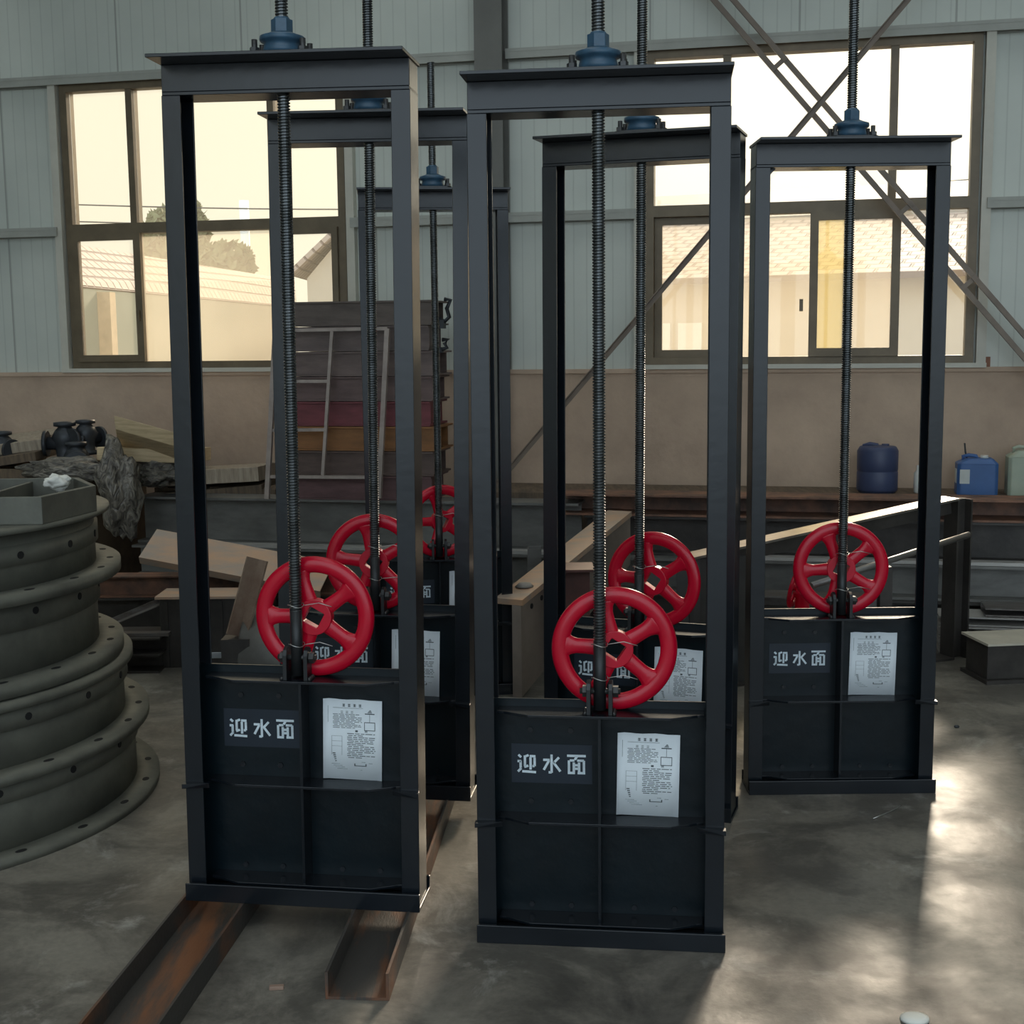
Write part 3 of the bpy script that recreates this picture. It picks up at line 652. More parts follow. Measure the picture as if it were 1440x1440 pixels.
# bars lying in front, on the floor
OF2 = 1.75
wbar('steel_beam', DARKST, S(150, OF2), S(690, OF2), OF2+.1, 0, ISEC(.17, .2, .012, .01), 'dark steel beam on the floor in front of the row', 'beam', PG)
wbar('steel_channel', MILL, S(150, OF2), S(686, OF2), OF2+.1, .173, CSEC(.12, .18, .01), 'bare steel channel lying on the front floor beam', 'channel')
wbar('steel_beam', DARKST, S(1060, OF2), S(1262, OF2), OF2-.2, 0, ISEC(.2, .2, .014, .01), 'dark steel beam on the floor behind the right gate', 'beam', PG)
wbar('steel_channel', MILL, S(1065, OF2), S(1258, OF2), OF2-.2, .203, CSEC(.10, .2, .01), 'bare steel channel lying behind the right handwheel', 'channel')

# stack of wide channels
OS = .9; zs0 = zG1t+.002; zs1 = Z(500, 423, OS+.12)
cols = [('stack_maroon_brown', (0.145, 0.076, 0.076)), ('stack_dark_brown', (0.128, 0.085, 0.071)), ('stack_orange_brown', (0.289, 0.128, 0.043)), ('stack_maroon', (0.204, 0.051, 0.060)),
        ('stack_mauve_brown', (0.170, 0.111, 0.102)), ('stack_brown_grey', (0.187, 0.136, 0.122)), ('stack_grey_brown', (0.162, 0.122, 0.112)), ('stack_umber', (0.145, 0.112, 0.095))]
desc = ['lowest maroon-brown channel of the tall stack', 'second lowest dark brown channel of the tall stack', 'orange-brown channel low in the tall stack', 'maroon channel in the middle of the tall stack',
        'mauve-brown channel resting on the maroon one in the stack', 'third channel from the top of the tall stack', 'second channel from the top of the tall stack', 'topmost umber channel of the tall stack below the left window']
hh = (zs1-zs0)/8; sA = S(416, OS+.2); 
for i in range(8):
    nm, c = cols[i]; m = mat(nm, c, .55, metal=.1, var=.35, scale=5, stretch=(1, 1, 4), bump=.08)
    sB = S(607+(i % 3)*4, OS+.2); b = MB(WM); z = zs0+hh*i; t = .012
    b.box((sA+.01*(i % 2), OS-.22, z), (sB, OS+.20, z+t)); b.box((sA+.01*(i % 2), OS-.22, z+hh-.004-t), (sB, OS+.20, z+hh-.004))
    b.box((sA+.01*(i % 2), OS+.17, z+t), (sB, OS+.182, z+hh-.004-t)); b.box((sA+.01*(i % 2), OS-.2, z+t), (sB-.03, OS-.188, z+hh-.004-t))
    for q in (.03,): b.box((sB-.03, OS+.01, z+t), (sB-.018, OS+.168, z+hh-.004-t))
    o = b.build('steel_channel', m); tag(o, desc[i], 'channel', 'channels in the tall stack')
# clamps at the stack end
for i, (py, lab) in enumerate(((442, 'black hooked clamp on the end of the topmost stacked channel'), (487, 'small black clamp below the hooked clamp on the stack end'))):
    s_, z_ = sz(622, py, OS+.05); b = MB(WM)
    sB = S(607+(2-i)*4, OS+.2)
    hgt = .09 if i == 0 else .04
    b.tube([(sB-.02, OS+.05, z_-hgt*.3), (sB+.03, OS+.05, z_-hgt*.5), (sB+.06, OS+.05, z_-hgt*.2), (sB+.045, OS+.05, z_+hgt*.4), (sB+.07, OS+.05, z_+hgt), (sB+.03, OS+.05, z_+hgt*1.05)], .014, 8)
    b.box((sB+.003, OS+.02, z_-hgt), (sB+.03, OS+.08, z_-hgt*.4))
    o = b.build('clamp', LUMPD); tag(o, lab, 'clamp')
# leaning bar frame
OL = 1.42
def wl_(px, py, off): s, z = sz(px, py, off); return Vector((s, off, z))
zf = zG1t
m = MB(WM)
def fpt(px, py):                                     # the frame leans: foot in front, head against the stack
    t = (700-py)/240.; return wl_(px, py, OS+.25+.02+.02*(1-t))
for a, b in (((377, 701), (389, 463)), ((534, 700), (546, 462)), ((455, 668), (468, 466)), ((389, 465), (546, 462)), ((379, 670), (536, 671)), ((387, 536), (463, 536)), ((384, 605), (459, 604))):
    big = a[1] > 690
    m.bar(fpt(*a), fpt(*b), RSEC(.03, .03) if big else RSEC(.022, .02), up=(0, 1, 0))
o = m.build('bar_frame', mat('bar_frame_paint', (.42, .35, .31), .5, metal=.2, var=.3)); tag(o, 'thin rectangular bar frame leaning against the tall channel stack', 'frame')

# ---------------------------------------------------------------- girders and frames on the floor in the middle
p0 = atz(716, 842, .50); p0.y = 6.5; p0 = at(716, 842, 6.5); p1 = at(872, 718, 7.85)
t = (p1-p0); b = MB(); hgt = .47
b.bar(p0+Vector((0, 0, -.03)), p1+Vector((0, 0, -.03)), RSEC(.03, .15)); 
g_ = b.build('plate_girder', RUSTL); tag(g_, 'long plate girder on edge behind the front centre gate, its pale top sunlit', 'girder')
b = MB(); sdv = t.cross(Vector((0, 0, 1))).normalized()
q0 = p0+sdv*.065; q1 = p1+sdv*.065
for s_ in (-.008,):
    b.add([Vector((q0.x, q0.y, .001)), Vector((q1.x, q1.y, p1.z-.32)), q1+Vector((0, 0, -.031)), q0+Vector((0, 0, -.031)),
           Vector((q0.x, q0.y, .001))-sdv*.05, Vector((q1.x, q1.y, p1.z-.32))-sdv*.05, q1+Vector((0, 0, -.031))-sdv*.05, q0+Vector((0, 0, -.031))-sdv*.05],
          [(0, 1, 2, 3), (7, 6, 5, 4), (0, 4, 5, 1), (1, 5, 6, 2), (2, 6, 7, 3), (3, 7, 4, 0)])
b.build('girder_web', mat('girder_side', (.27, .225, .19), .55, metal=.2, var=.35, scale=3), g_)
for f in (.08, .16, .30, .45):
    c = q0.lerp(q1, f)+Vector((0, 0, -.075)); MB().cyl(c, c+sdv*.004, .014, 10).build('bolt_hole', RINGD, g_)
b = MB(); b.lathe([(.001, .02), (.03, .018), (.05, 0)], 12, Matrix.Translation(p0.lerp(p1, .12)) ); b.build('mortar_lump', mat('mortar', (.30, .28, .25), .9, var=.3), g_)
# small offcut standing on the girder
c = at(752, 806, 7.6)
b = MB(); b.bar((c.x, c.y, c.z-.02), (c.x, c.y, c.z+.14), CSEC(.12, .08, .008), up=(0, 1, 0)); 
b.bar((c.x, c.y, 0), (c.x, c.y, c.z-.02), CSEC(.12, .08, .008), up=(0, 1, 0))
o = b.build('channel_offcut', GREYST); tag(o, 'grey channel post standing behind the plate girder', 'channel')
# rust brown stub beam
c = at(806, 800, 6.72); b = MB(); b.bar((c.x, c.y, 0), (c.x, c.y, c.z), ISEC(.16, .17, .012, .14), up=(0, 1, 0)); b.box((c.x-.105, c.y-.10, c.z), (c.x+.105, c.y+.13, c.z+.012))
o = b.build('stub_column', mat('stub_rust', (.10, .038, .03), .55, var=.4)); tag(o, 'dark rust-red stub column with a flat cap plate behind the wheels', 'column')

# open frame on edge with sunlit top bar
p0 = at(968, 781, 6.6); p1 = at(1338, 699, 7.2); t = (p1-p0).normalized(); tn = Vector((t.x, t.y, 0)).normalized(); sd2 = Vector((tn.y, -tn.x, 0))
root = empty('edge_frame', (p0.x, p0.y, 0)); tag(root, 'big open steel frame on edge, its sunlit top bar slanting behind the right gate', 'frame')
def loc(v): return Vector(v)-root.location
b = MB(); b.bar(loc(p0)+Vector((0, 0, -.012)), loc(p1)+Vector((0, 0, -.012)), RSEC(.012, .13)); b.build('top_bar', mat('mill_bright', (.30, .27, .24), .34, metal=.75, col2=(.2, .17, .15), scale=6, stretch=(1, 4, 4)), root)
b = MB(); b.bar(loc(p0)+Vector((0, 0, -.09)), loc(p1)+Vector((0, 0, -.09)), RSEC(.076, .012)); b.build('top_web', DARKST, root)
e0 = loc(p0); e1 = e0+tn*.42
b = MB(); b.add([e0+Vector((0, 0, -p0.z)), e1+Vector((0, 0, -p0.z)), e1+Vector((0, 0, -.02)), e0+Vector((0, 0, -.02))]+[q+sd2*.02 for q in (e0+Vector((0, 0, -p0.z)), e1+Vector((0, 0, -p0.z)), e1+Vector((0, 0, -.02)), e0+Vector((0, 0, -.02)))],
      [(0, 1, 2, 3), (7, 6, 5, 4), (0, 4, 5, 1), (1, 5, 6, 2), (2, 6, 7, 3), (3, 7, 4, 0)])
b.box((e0.x-.06, e0.y-.01, 0), (e0.x+.06, e0.y+.004, p0.z-.015)); b.build('near_end_plate', mat('end_plate_grey', (.07, .068, .066), .5, metal=.3, var=.4, scale=5), root)
c = loc(p1); b = MB(); b.bar((c.x, c.y, 0), (c.x, c.y, p1.z-.012), ISEC(.1, .11, .01, .01), up=tuple(tn)); b.build('far_post', DARKST, root)
b = MB(); b.bar(e0+Vector((0, 0, -p0.z+.001)), Vector((c.x, c.y, .001)), RSEC(.012, .12)); b.build('bottom_bar', DARKST, root)

# steel rods and pipe behind the right wheel
b = MB(); b.cyl(at(1140, 824, 6.15), at(1362, 752, 6.9), .0165, 14); o = b.build('steel_rod', mat('rod_grey', (.22, .21, .2), .4, metal=.6, var=.25)); tag(o, 'grey round rod propped aslant behind the right handwheel', 'rod')
pr_ = at(1245, 792, 6.5)
b = MB(); b.box((pr_.x-.03, pr_.y-.03, 0), (pr_.x+.03, pr_.y+.03, pr_.z-.017)); o = b.build('prop_block', DARKST); tag(o, 'dark block propping the slanting rod behind the right gate', 'block')
for i, (a, c) in enumerate((((1246, 862), (1312, 836)), ((1278, 862), (1316, 848)))):
    pa = atz(a[0], a[1], .012); pb = atz(c[0], c[1], .012)
    b = MB(); b.bar((pa.x, pa.y, .001), (pb.x, pb.y, .001), RSEC(.02, .025)); o = b.build('flat_bar', MILL); tag(o, ('longer' if i == 0 else 'shorter')+' bare flat bar on the floor right of the right gate wheel', 'bar')
# spare red wheel behind the right gate
w = copy_tree(whl); pw = at(1121, 822, 5.95); w.location = pw; w.rotation_euler = (Matrix.Rotation(1.08, 4, 'Z') @ Matrix.Rotation(.25, 4, 'X')).to_euler()
w.scale = (.62, .62, .62)
tag(w, 'small red handwheel seen almost edge-on behind the right gate', 'handwheel')
b = MB(); b.lathe([(.05, 0), (.05, .06), (.035, .09), (.03, .16), (.042, .18), (.042, .2)], 20, Matrix.Translation((pw.x+.02, pw.y-.02, pw.z-.22)))
b.box((pw.x-.06, pw.y-.08, pw.z-.24), (pw.x+.10, pw.y+.04, pw.z-.22)); o = b.build('screw_hoist', RED); tag(o, 'small red screw hoist housing below the edge-on wheel', 'hoist')
b = MB(); b.box((pw.x-.14, pw.y-.12, 0), (pw.x+.2, pw.y+.1, pw.z-.241)); o = b.build('crate', mat('crate_grey', (.22, .2, .17), .7, var=.3)); tag(o, 'grey crate under the small red hoist behind the right gate', 'crate')

# ---------------------------------------------------------------- right side: flat steel pile and box
OFR = 1.41; zz = 0
for i in range(5):
    h_ = (.05, .045, .05, .055, .05)[i]; s0_ = S(1322, OFR)+(.0 if i < 4 else .25)
    wbar('flat_steel', STRIP if i < 4 else MILL, s0_, S(1322, OFR)+2.4-.03*i, OFR+.01*(4-i), zz, CSEC(h_-.004, .30-.02*i, .008),
         ['lowest', 'second', 'middle', 'fourth', 'topmost, set back'][i]+' flat channel of the floor pile right of the right gate', 'channel', 'flat channels piled on the right'); zz += h_
c = atz(1385, 962, 0)
root = empty('steel_box', (c.x, c.y, 0), .12); tag(root, 'short dark steel box with a flat lid coloured as lit at the right edge', 'box')
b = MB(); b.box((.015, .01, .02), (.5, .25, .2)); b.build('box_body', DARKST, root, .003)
b = MB(); b.box((0, -.02, .2), (.53, .28, .212)); b.build('lid', mat('lid_lit_tone', (.62, .57, .46), .45, metal=.1, var=.15), root)  # light on the top put into the lid as a paler colour
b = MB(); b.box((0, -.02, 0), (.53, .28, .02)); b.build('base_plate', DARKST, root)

# jugs on the ledge
def jug(px, py0, py1, w, d, m, lab, kind):
    s_, z_ = sz(px, py1, .36); H_ = sz(px, py0, .36)[1]-ztop
    root = empty('jerrycan', W(s_, .36, ztop)); root.rotation_euler = (0, 0, WYAW); tag(root, lab, 'jug', 'jugs on the ledge by the wall')
    b = MB()
    if kind == 'round':
        b.lathe([(w*.42, 0), (w*.5, .02), (w*.5, H_*.42), (w*.485, H_*.45), (w*.5, H_*.48), (w*.5, H_*.86), (w*.44, H_*.95), (w*.2, H_*.97)], 28)
    else:
        q = [(-w/2+.02, -d/2), (w/2-.02, -d/2), (w/2, -d/2+.02), (w/2, d/2-.02), (w/2-.02, d/2), (-w/2+.02, d/2), (-w/2, d/2-.02), (-w/2, -d/2+.02)]
        b.ext(q, 0, H_*.8); q2 = [(x*.72, y*.72) for x, y in q]
        b.prism(list(range(8)), lambda i, _=0: (0, 0, 0), lambda i, _=0: (0, 0, 0)) if False else None
        vs = [(x, y, H_*.8) for x, y in q]+[(x*.62+w*.06, y*.7, H_*.93) for x, y in q]; b.add(vs, [(k, (k+1) % 8, 8+(k+1) % 8, 8+k) for k in range(8)]+[tuple(range(8, 16))])
    b.build('jug_body', m, root, .006)
    b = MB(); cx = w*.18; b.cyl((cx, 0, H_*.9), (cx, 0, H_), .024, 16); b.build('cap', JUGW if kind != 'round' else m, root)
    b = MB(); b.tube([(-w*.34, 0, H_*.8), (-w*.34, 0, H_*.97), (-w*.2, 0, H_*1.0), (-w*.02, 0, H_*.98), (w*.02, 0, H_*.88)], .012, 8); b.build('handle', m, root)
    return root, H_
jug(1233, 624, 694, .26, .26, JUGN, 'round navy blue plastic drum on the ledge below the right window', 'round')
r_, H_ = jug(1372, 640, 694, .25, .18, JUGB, 'bright blue jerrycan with a white label on the ledge', 'can')
b = MB(); b.box((-.129, -.06, H_*.3), (-.1255, .03, H_*.66)); b.box((-.11, -.0945, H_*.3), (-.05, -.0905, H_*.66)); b.build('label_patch', JUGW, r_)
b = MB(); b.tube([(-.06, 0, H_*.9), (-.07, .01, H_*1.08), (-.075, .02, H_*1.3)], .006, 6); b.build('spout_tube', LUMPD, r_)
jug(1442, 628, 694, .24, .18, JUGG, 'pale green jerrycan at the right edge of the ledge', 'can')
s_, z_ = sz(1291, 692, .36); b = MB(); b.lathe([(.025, 0), (.03, .01), (.03, .13), (.014, .15), (.014, .18)], 20, Matrix.Translation(W(s_, .36, ztop))); o = b.build('bottle', JUGW); tag(o, 'small white bottle on the ledge beside the navy drum', 'bottle')
s_, z_ = sz(1381, 506, .03); b = MB(WM); b.box((s_-.04, -.03, 1.561), (s_+.05, .045, 1.625)); o = b.build('brick', mat('brick_red', (.28, .13, .08), .8, var=.3)); tag(o, 'reddish brick on the low wall beside the right window', 'brick')

# ---------------------------------------------------------------- left heap of timber and wrapped castings
OH = .95
def hbox(name, m, px, py, off, dims, rot, lab, cat, group=None):
    s_, z_ = sz(px, py, off); b = MB(); b.box((-dims[0]/2, -dims[1]/2, -dims[2]/2), (dims[0]/2, dims[1]/2, dims[2]/2))
    o = b.build(name, m, bevel=.004); R = Euler(rot).to_matrix().to_4x4()
    o.matrix_world = Matrix.Translation(W(s_, off, z_)) @ Matrix.Rotation(WYAW, 4, 'Z') @ R; tag(o, lab, cat, group); return o
zc = Z(100, 655, OH)
def crate(s0, s1, z0, z1, o0, o1, lab):
    root = empty('crate', W((s0+s1)/2, (o0+o1)/2, z0), WYAW); tag(root, lab, 'crate')
    w2 = (s1-s0)/2; d2 = (o1-o0)/2; n = 5; h = (z1-z0)/n
    for k in range(n):
        b = MB(); b.box((-w2, -d2, h*k+.004), (w2, -d2+.022, h*(k+1)-.008)); b.box((-w2, d2-.022, h*k+.004), (w2, d2, h*(k+1)-.008)); b.build('slat', WOODD, root)
    for x in (-w2+.001, -.04, w2-.09): MB().box((x, -d2+.022, 0), (x+.09, d2-.022, z1-z0)).build('crate_post', WOODD, root)
crate(S(-150, OH), S(148, OH), 0, zc, .35, 1.15, 'old dark timber crate at the far left below the castings')
crate(S(200, OH), S(372, OH), 0, Z(300, 690, OH), .25, .76, 'old timber crate behind the grey beam left of the channel stack')
LG = 'timbers heaped on the left'
P0 = at(160, 584, 8.75); P1 = at(268, 614, 8.45); bk = Vector((-.17, .62, -.20)); dn = Vector((0, .03, -.095))
o = MB().add([P0, P1, P1+bk, P0+bk, P0+dn, P1+dn, P1+bk+dn, P0+bk+dn], [(0, 1, 2, 3), (7, 6, 5, 4), (0, 4, 5, 1), (1, 5, 6, 2), (2, 6, 7, 3), (3, 7, 4, 0)]).build('timber_slab', WOOD, bevel=.004)
tag(o, 'thick pale timber slab on top of the left heap, tilted', 'timber', LG)
hbox('timber_slab', WOOD, 218, 638, .85, (.60, .5, .09), (-.05, .02, 0), 'pale timber slab beneath the tilted one on the left heap', 'timber', LG)
hbox('timber_slab', WOODG, 305, 667, .62, (.72, .5, .10), (-.03, -.05, .16), 'long grey timber slab at the right end of the left heap', 'timber', LG)
hbox('timber_slab', WOODD, 300, 690, .6, (.8, .5, .07), (.0, -.08, .2), 'dark brown board under the long grey timber slab', 'timber', LG)
hbox('timber_slab', WOODG, 30, 622, .8, (.5, .45, .075), (.12, -.12, .2), 'grey timber slab at the far left of the heap', 'timber', LG)
hbox('timber_slab', WOODD, 10, 645, .95, (.62, .4, .06), (.05, -.14, .1), 'brown board beneath the far left grey slab', 'timber', LG)
def hl(name, m, px, py, off, sc, seed, lab, cat, amp=.3):
    s_, z_ = sz(px, py, off); o = lump(name, m, W(s_, off, z_), sc, seed, lab, cat, amp); o.rotation_euler = (0, 0, WYAW); return o
hl('wrapped_bundle', FILM, 168, 690, 1.3, (.13, .13, .26), 2, 'tall casting wrapped in creased plastic film beside the grey beam', 'bundle', .32)
hl('wrapped_bundle', FILM, 222, 664, .98, (.21, .14, .09), 7, 'creased plastic film bulging from under the pale slab', 'bundle', .45)
hl('wrapped_bundle', FILM, 95, 660, 1.2, (.28, .12, .08), 12, 'dark plastic film heaped behind the valve bodies', 'bundle', .4)
def casting(px, py, off, lab, seed, k=1.):
    s_, z_ = sz(px, py, off); root = empty('valve_casting', W(s_, off, z_), WYAW+.3*seed); tag(root, lab, 'casting', 'dark castings on the left heap')
    b = MB(); b.lathe([(.04*k, -.12*k), (.075*k, -.12*k), (.075*k, -.10*k), (.05*k, -.095*k), (.055*k, -.03*k), (.075*k, .01*k), (.055*k, .05*k), (.035*k, .07*k), (.06*k, .075*k), (.06*k, .095*k), (.02*k, .1*k)], 20); b.build('casting_body', LUMPD, root)
    b = MB(); b.cyl((-.11*k, 0, -.02*k), (.11*k, 0, -.02*k), .036*k, 16); b.cyl((-.115*k, 0, -.02*k), (-.095*k, 0, -.02*k), .07*k, 20); b.cyl((.095*k, 0, -.02*k), (.115*k, 0, -.02*k), .07*k, 20); b.build('casting_flange', LUMPD, root)
    b = MB(); b.cyl((.116*k, 0, -.02*k), (.117*k, 0, -.02*k), .03*k, 14); b.build('bore_cover', RAGW, root)
casting(92, 618, .95, 'dark flanged casting leaning left on the heap', 1, 1.25)
casting(121, 612, .9, 'dark flanged casting beside the tilted pale slab', 4, 1.1)
casting(108, 645, 1.05, 'dark flanged casting lying below the other castings', 7, 1.2)
casting(4, 628, .95, 'dark flanged casting at the far left edge of the heap', 9, 1.1)

# ---------------------------------------------------------------- rusty steel between the heap and the left gates
YB = 7.55
a = at(160, 792, YB+.1); c = at(450, 838, YB-.15)
b = MB(); b.bar(at(196, 788, YB+.02), at(450, 836, YB-.16), CSEC(.25, .05, .008), roll=-1.0); o = b.build('rusty_channel', RUSTL); tag(o, 'wide pale rusty channel tipped on its side left of the front gate', 'channel')
YC = 7.74; pa = at(120, 838, YC); pb = at(470, 838, YC); b = MB(); hb = .125
zb_ = pa.z; b.bar((pa.x, YC, zb_), (pb.x, YC, zb_), ISEC(hb, .14, .008, .008)); o = b.build('rusty_beam', RUST); tag(o, 'rust-brown beam lying under the tipped channel', 'beam')
b = MB(); b.bar((pa.x, YC, 0), (pb.x, YC, 0), ISEC(zb_-.002, .16, .012, .01)); o = b.build('dark_beam', DARKST); tag(o, 'dark tall beam under the rust-brown beam on the left', 'beam')
pa = atz(140, 905, 0); 
for i, (x0, x1, h0, lab) in enumerate(((138, 232, .0, 'dark flat beam on the floor between valve stack and steel box'), (136, 236, .1, 'upper dark flat beam between valve stack and steel box'))):
    qa = at(x0, 900, 7.2); qb = at(x1, 900, 7.2)
    b = MB(); b.bar((qa.x, 7.2-.02*i, h0), (qb.x, 7.2-.02*i, h0), ISEC(.098, .3, .01, .02)); o = b.build('flat_beam', DARKST); tag(o, lab, 'beam')
qa = at(143, 866, 7.12); qb = at(236, 844, 7.28); qc = at(240, 861, 7.14)
b = MB(); b.bar((qa.x, qa.y, .24), qb, LSEC(.03, .05, .004)); o = b.build('angle_bar', MILL); tag(o, 'thin pale angle bar sloping up to the dark steel box', 'bar')
b = MB(); b.bar((qa.x, 7.1, .199), (qc.x, 7.1, .199), RSEC(.018, .06)); o = b.build('flat_bar', MILL); tag(o, 'thin pale flat bar lying level left of the dark steel box', 'bar')
# dark ribbed steel box
qa = atz(238, 930, 0); root = empty('steel_box', (qa.x, 7.17, 0)); tag(root, 'dark ribbed steel box behind the left post of the front left gate', 'box')
b = MB(); b.box((0, 0, 0), (.60, .22, .385)); b.build('box_body', DARKST, root, .003)
for k in range(6): b = MB(); b.box((.03+.1*k, -.012, .01), (.045+.1*k, 0, .37)); b.build('stiffener', DARKST, root)
b = MB(); b.box((-.02, -.02, .386), (.62, .24, .40)); b.build('lid', RUSTL, root)
# pipe section and leaning angle
qa = at(352, 880, 6.55); qb = at(540, 880, 6.35); rr = .225
b = MB(); n = 40
Mp = Matrix.Translation((qa.x, 6.6, rr)) @ Vector((qb.x-qa.x, -.12, 0)).to_track_quat('Z', 'Y').to_matrix().to_4x4()
b.lathe([(rr-.012, .0), (rr-.003, -.0), (rr, .01), (rr, .56), (rr-.012, .56), (rr-.012, .0)], n, Mp, cap=False)
o = b.build('pipe_section', mat('pipe_grey', (.17, .165, .15), .5, metal=.2, col2=(.09, .085, .075), scale=3)); tag(o, 'grey pipe section lying behind the front left handwheel', 'pipe')
a0 = at(333, 895, 6.42); a1 = at(362, 786, 6.5)
b = MB(); b.bar(a0, a1, [(-.055, 0), (0, .05), (.055, 0), (.048, -.008), (0, .038), (-.048, -.008)], up=(0, 1, 0)); o = b.build('angle_offcut', mat('angle_pale', (.33, .25, .19), .55, metal=.3, col2=(.22, .14, .10), scale=8)); tag(o, 'short pale rusty angle offcut propped against the pipe section', 'angle iron')
b = MB(); a2 = at(334, 900, 6.44); b.box((a2.x-.07, a2.y-.06, 0), (a2.x+.07, a2.y+.06, a0.z-.008)); o = b.build('prop_block', DARKST); tag(o, 'dark block under the propped angle offcut', 'block')
q = atz(306, 937, .005); b = MB(Matrix.Translation((q.x, q.y, .05)) @ Matrix.Rotation(-.9, 4, 'X')); b.box((-.06, -.05, 0), (.055, .05, .002)); b.box((-.06, -.05, -.04), (-.05, .05, 0)); 
o = b.build('paper_scrap', PAPER); tag(o, 'white paper scrap on the floor behind the front left gate', 'paper')

# ---------------------------------------------------------------- small things on the floor
q = atz(389, 1391, 0); b = MB(Matrix.Translation((q.x, q.y, 0)) @ Matrix.Rotation(.08, 4, 'Z')); b.box((-.02, -.008, 0), (.02, .008, .011)); o = b.build('steel_offcut', mat('offcut_tan', (.30, .2, .15), .6, var=.2), bevel=.002); tag(o, 'tiny tan steel offcut on the floor between the rails', 'offcut')
q = atz(1286, 1434, 0); b = MB(); b.lathe([(.001, .012), (.025, .012), (.037, .008), (.038, 0)], 24, Matrix.Translation((q.x, q.y, 0)) @ Matrix.Diagonal((1, .8, 1, 1))); o = b.build('plastic_cap', RAGW); tag(o, 'round white plastic cap on the floor at the bottom edge', 'cap')
pts = [atz(px, py, .004) for px, py in ((1228, 1151), (1240, 1146), (1252, 1141), (1262, 1136), (1266, 1133))]; b = MB(); b.tube(pts, .002, 6); o = b.build('wire_scrap', WIRE); tag(o, 'short bent wire scrap on the floor before the right gate', 'wire')
q = atz(1345, 1023, 0); o = lump('pebble', LUMPD, (q.x, q.y, .005), (.012, .01, .007), 3, 'small dark pebble on the floor right of the right gate', 'pebble', .3, sub=2)

# ---------------------------------------------------------------- outdoors
SOIL = mat('yard_soil', (.42, .37, .28), .9, var=.2, scale=.6)
yd = MB().add([(-70, 10.2, -.02), (70, 10.2, -.02), (70, 120, -.02), (-70, 120, -.02)], [(0, 1, 2, 3)]).build('ground', SOIL); struct(yd, 'pale earth yard outside the windows', 'ground')
def tile_mat():
    m = bpy.data.materials.new('roof_tiles'); m.use_nodes = True; nt = m.node_tree; b = nt.nodes['Principled BSDF']; b.inputs['Roughness'].default_value = .7
    tc = nt.nodes.new('ShaderNodeTexCoord'); br = nt.nodes.new('ShaderNodeTexBrick'); br.inputs['Scale'].default_value = 1; br.inputs['Brick Width'].default_value = .26; br.inputs['Row Height'].default_value = .2
    br.inputs['Mortar Size'].default_value = .025; br.inputs['Mortar Smooth'].default_value = .6; br.inputs['Color1'].default_value = (.48, .38, .31, 1); br.inputs['Color2'].default_value = (.42, .32, .26, 1); br.inputs['Mortar'].default_value = (.2, .14, .11, 1)
    nt.links.new(tc.outputs['Object'], br.inputs['Vector']); nt.links.new(br.outputs[0], b.inputs['Base Color'])
    bp = nt.nodes.new('ShaderNodeBump'); bp.inputs['Strength'].default_value = .8; bp.inputs['Distance'].default_value = .04; nt.links.new(br.outputs['Fac'], bp.inputs['Height']); bp.invert = True
    nt.links.new(bp.outputs[0], b.inputs['Normal']); return m
TILE = tile_mat(); PLAST = mat('house_plaster', (.62, .54, .42), .9, var=.12, scale=.8); SHEET = mat('roof_sheet', (.55, .47, .36), .6, var=.15, scale=1)
def roof_slab(root, name, m, a, b, c, d, th=.08):   # a-b eave, d-c ridge, local XY plane so that the tiles run along the eave
    ex = (b-a).normalized(); nrm = ex.cross(d-a).normalized(); ey = nrm.cross(ex)
    M = Matrix(((ex.x, ey.x, nrm.x, a.x), (ex.y, ey.y, nrm.y, a.y), (ex.z, ey.z, nrm.z, a.z), (0, 0, 0, 1))); Mi = M.inverted()
    vs = [Mi @ q for q in (a, b, c, d)]; vs += [v-Vector((0, 0, th)) for v in vs]
    o = MB().add(vs, [(0, 1, 2, 3), (7, 6, 5, 4), (0, 4, 5, 1), (1, 5, 6, 2), (2, 6, 7, 3), (3, 7, 4, 0)]).build(name, m, root)
    o.matrix_local = root.matrix_world.inverted() @ M if False else M; return o
# right house, parallel to the window wall
root = empty('house'); tag(root, 'low cream house with a pale tiled roof seen through the right window', 'house')
e0 = at(820, 388, 17.8); e1 = at(1560, 382, 15.0); r0 = at(820, 276, 22.5); r1 = at(1560, 262, 19.5)
ze = (e0.z+e1.z)/2; zr_ = (r0.z+r1.z)/2; e0.z = e1.z = ze; r0.z = r1.z = zr_
md0 = e0.lerp(r0, .62); md1 = e1.lerp(r1, .62)
roof_slab(root, 'tiled_roof', TILE, e0, e1, md1, md0); roof_slab(root, 'upper_roof', SHEET, md0+Vector((0, 0, .06)), md1+Vector((0, 0, .06)), r1+Vector((0, 0, .06)), r0+Vector((0, 0, .06)))
back = (r0-e0); back.z = 0
b = MB(); q0 = e0+back.normalized()*.35; q1 = e1+back.normalized()*.35; k0 = r0; k1 = r1
b.add([(q0.x, q0.y, 0), (q1.x, q1.y, 0), (k1.x, k1.y, 0), (k0.x, k0.y, 0), (q0.x, q0.y, ze), (q1.x, q1.y, ze), (k1.x, k1.y, zr_-.1), (k0.x, k0.y, zr_-.1)], [(0, 1, 5, 4), (1, 2, 6, 5), (2, 3, 7, 6), (3, 0, 4, 7), (4, 5, 6, 7)])
b.build('house_wall', PLAST, root)
for px in (935, 978):
    dd = (q1-q0).normalized(); c0 = at(px, 485, 17); 
    f_ = ((c0.x-q0.x)/(q1.x-q0.x)); c = q0.lerp(q1, f_); b = MB()
    b.bar(Vector((c.x, c.y, 1.35))-dd*.16, Vector((c.x, c.y, 1.35))+dd*.16, RSEC(.6, .06)); b.build('house_window', mat('white_window', (.85, .82, .72), .6), root)
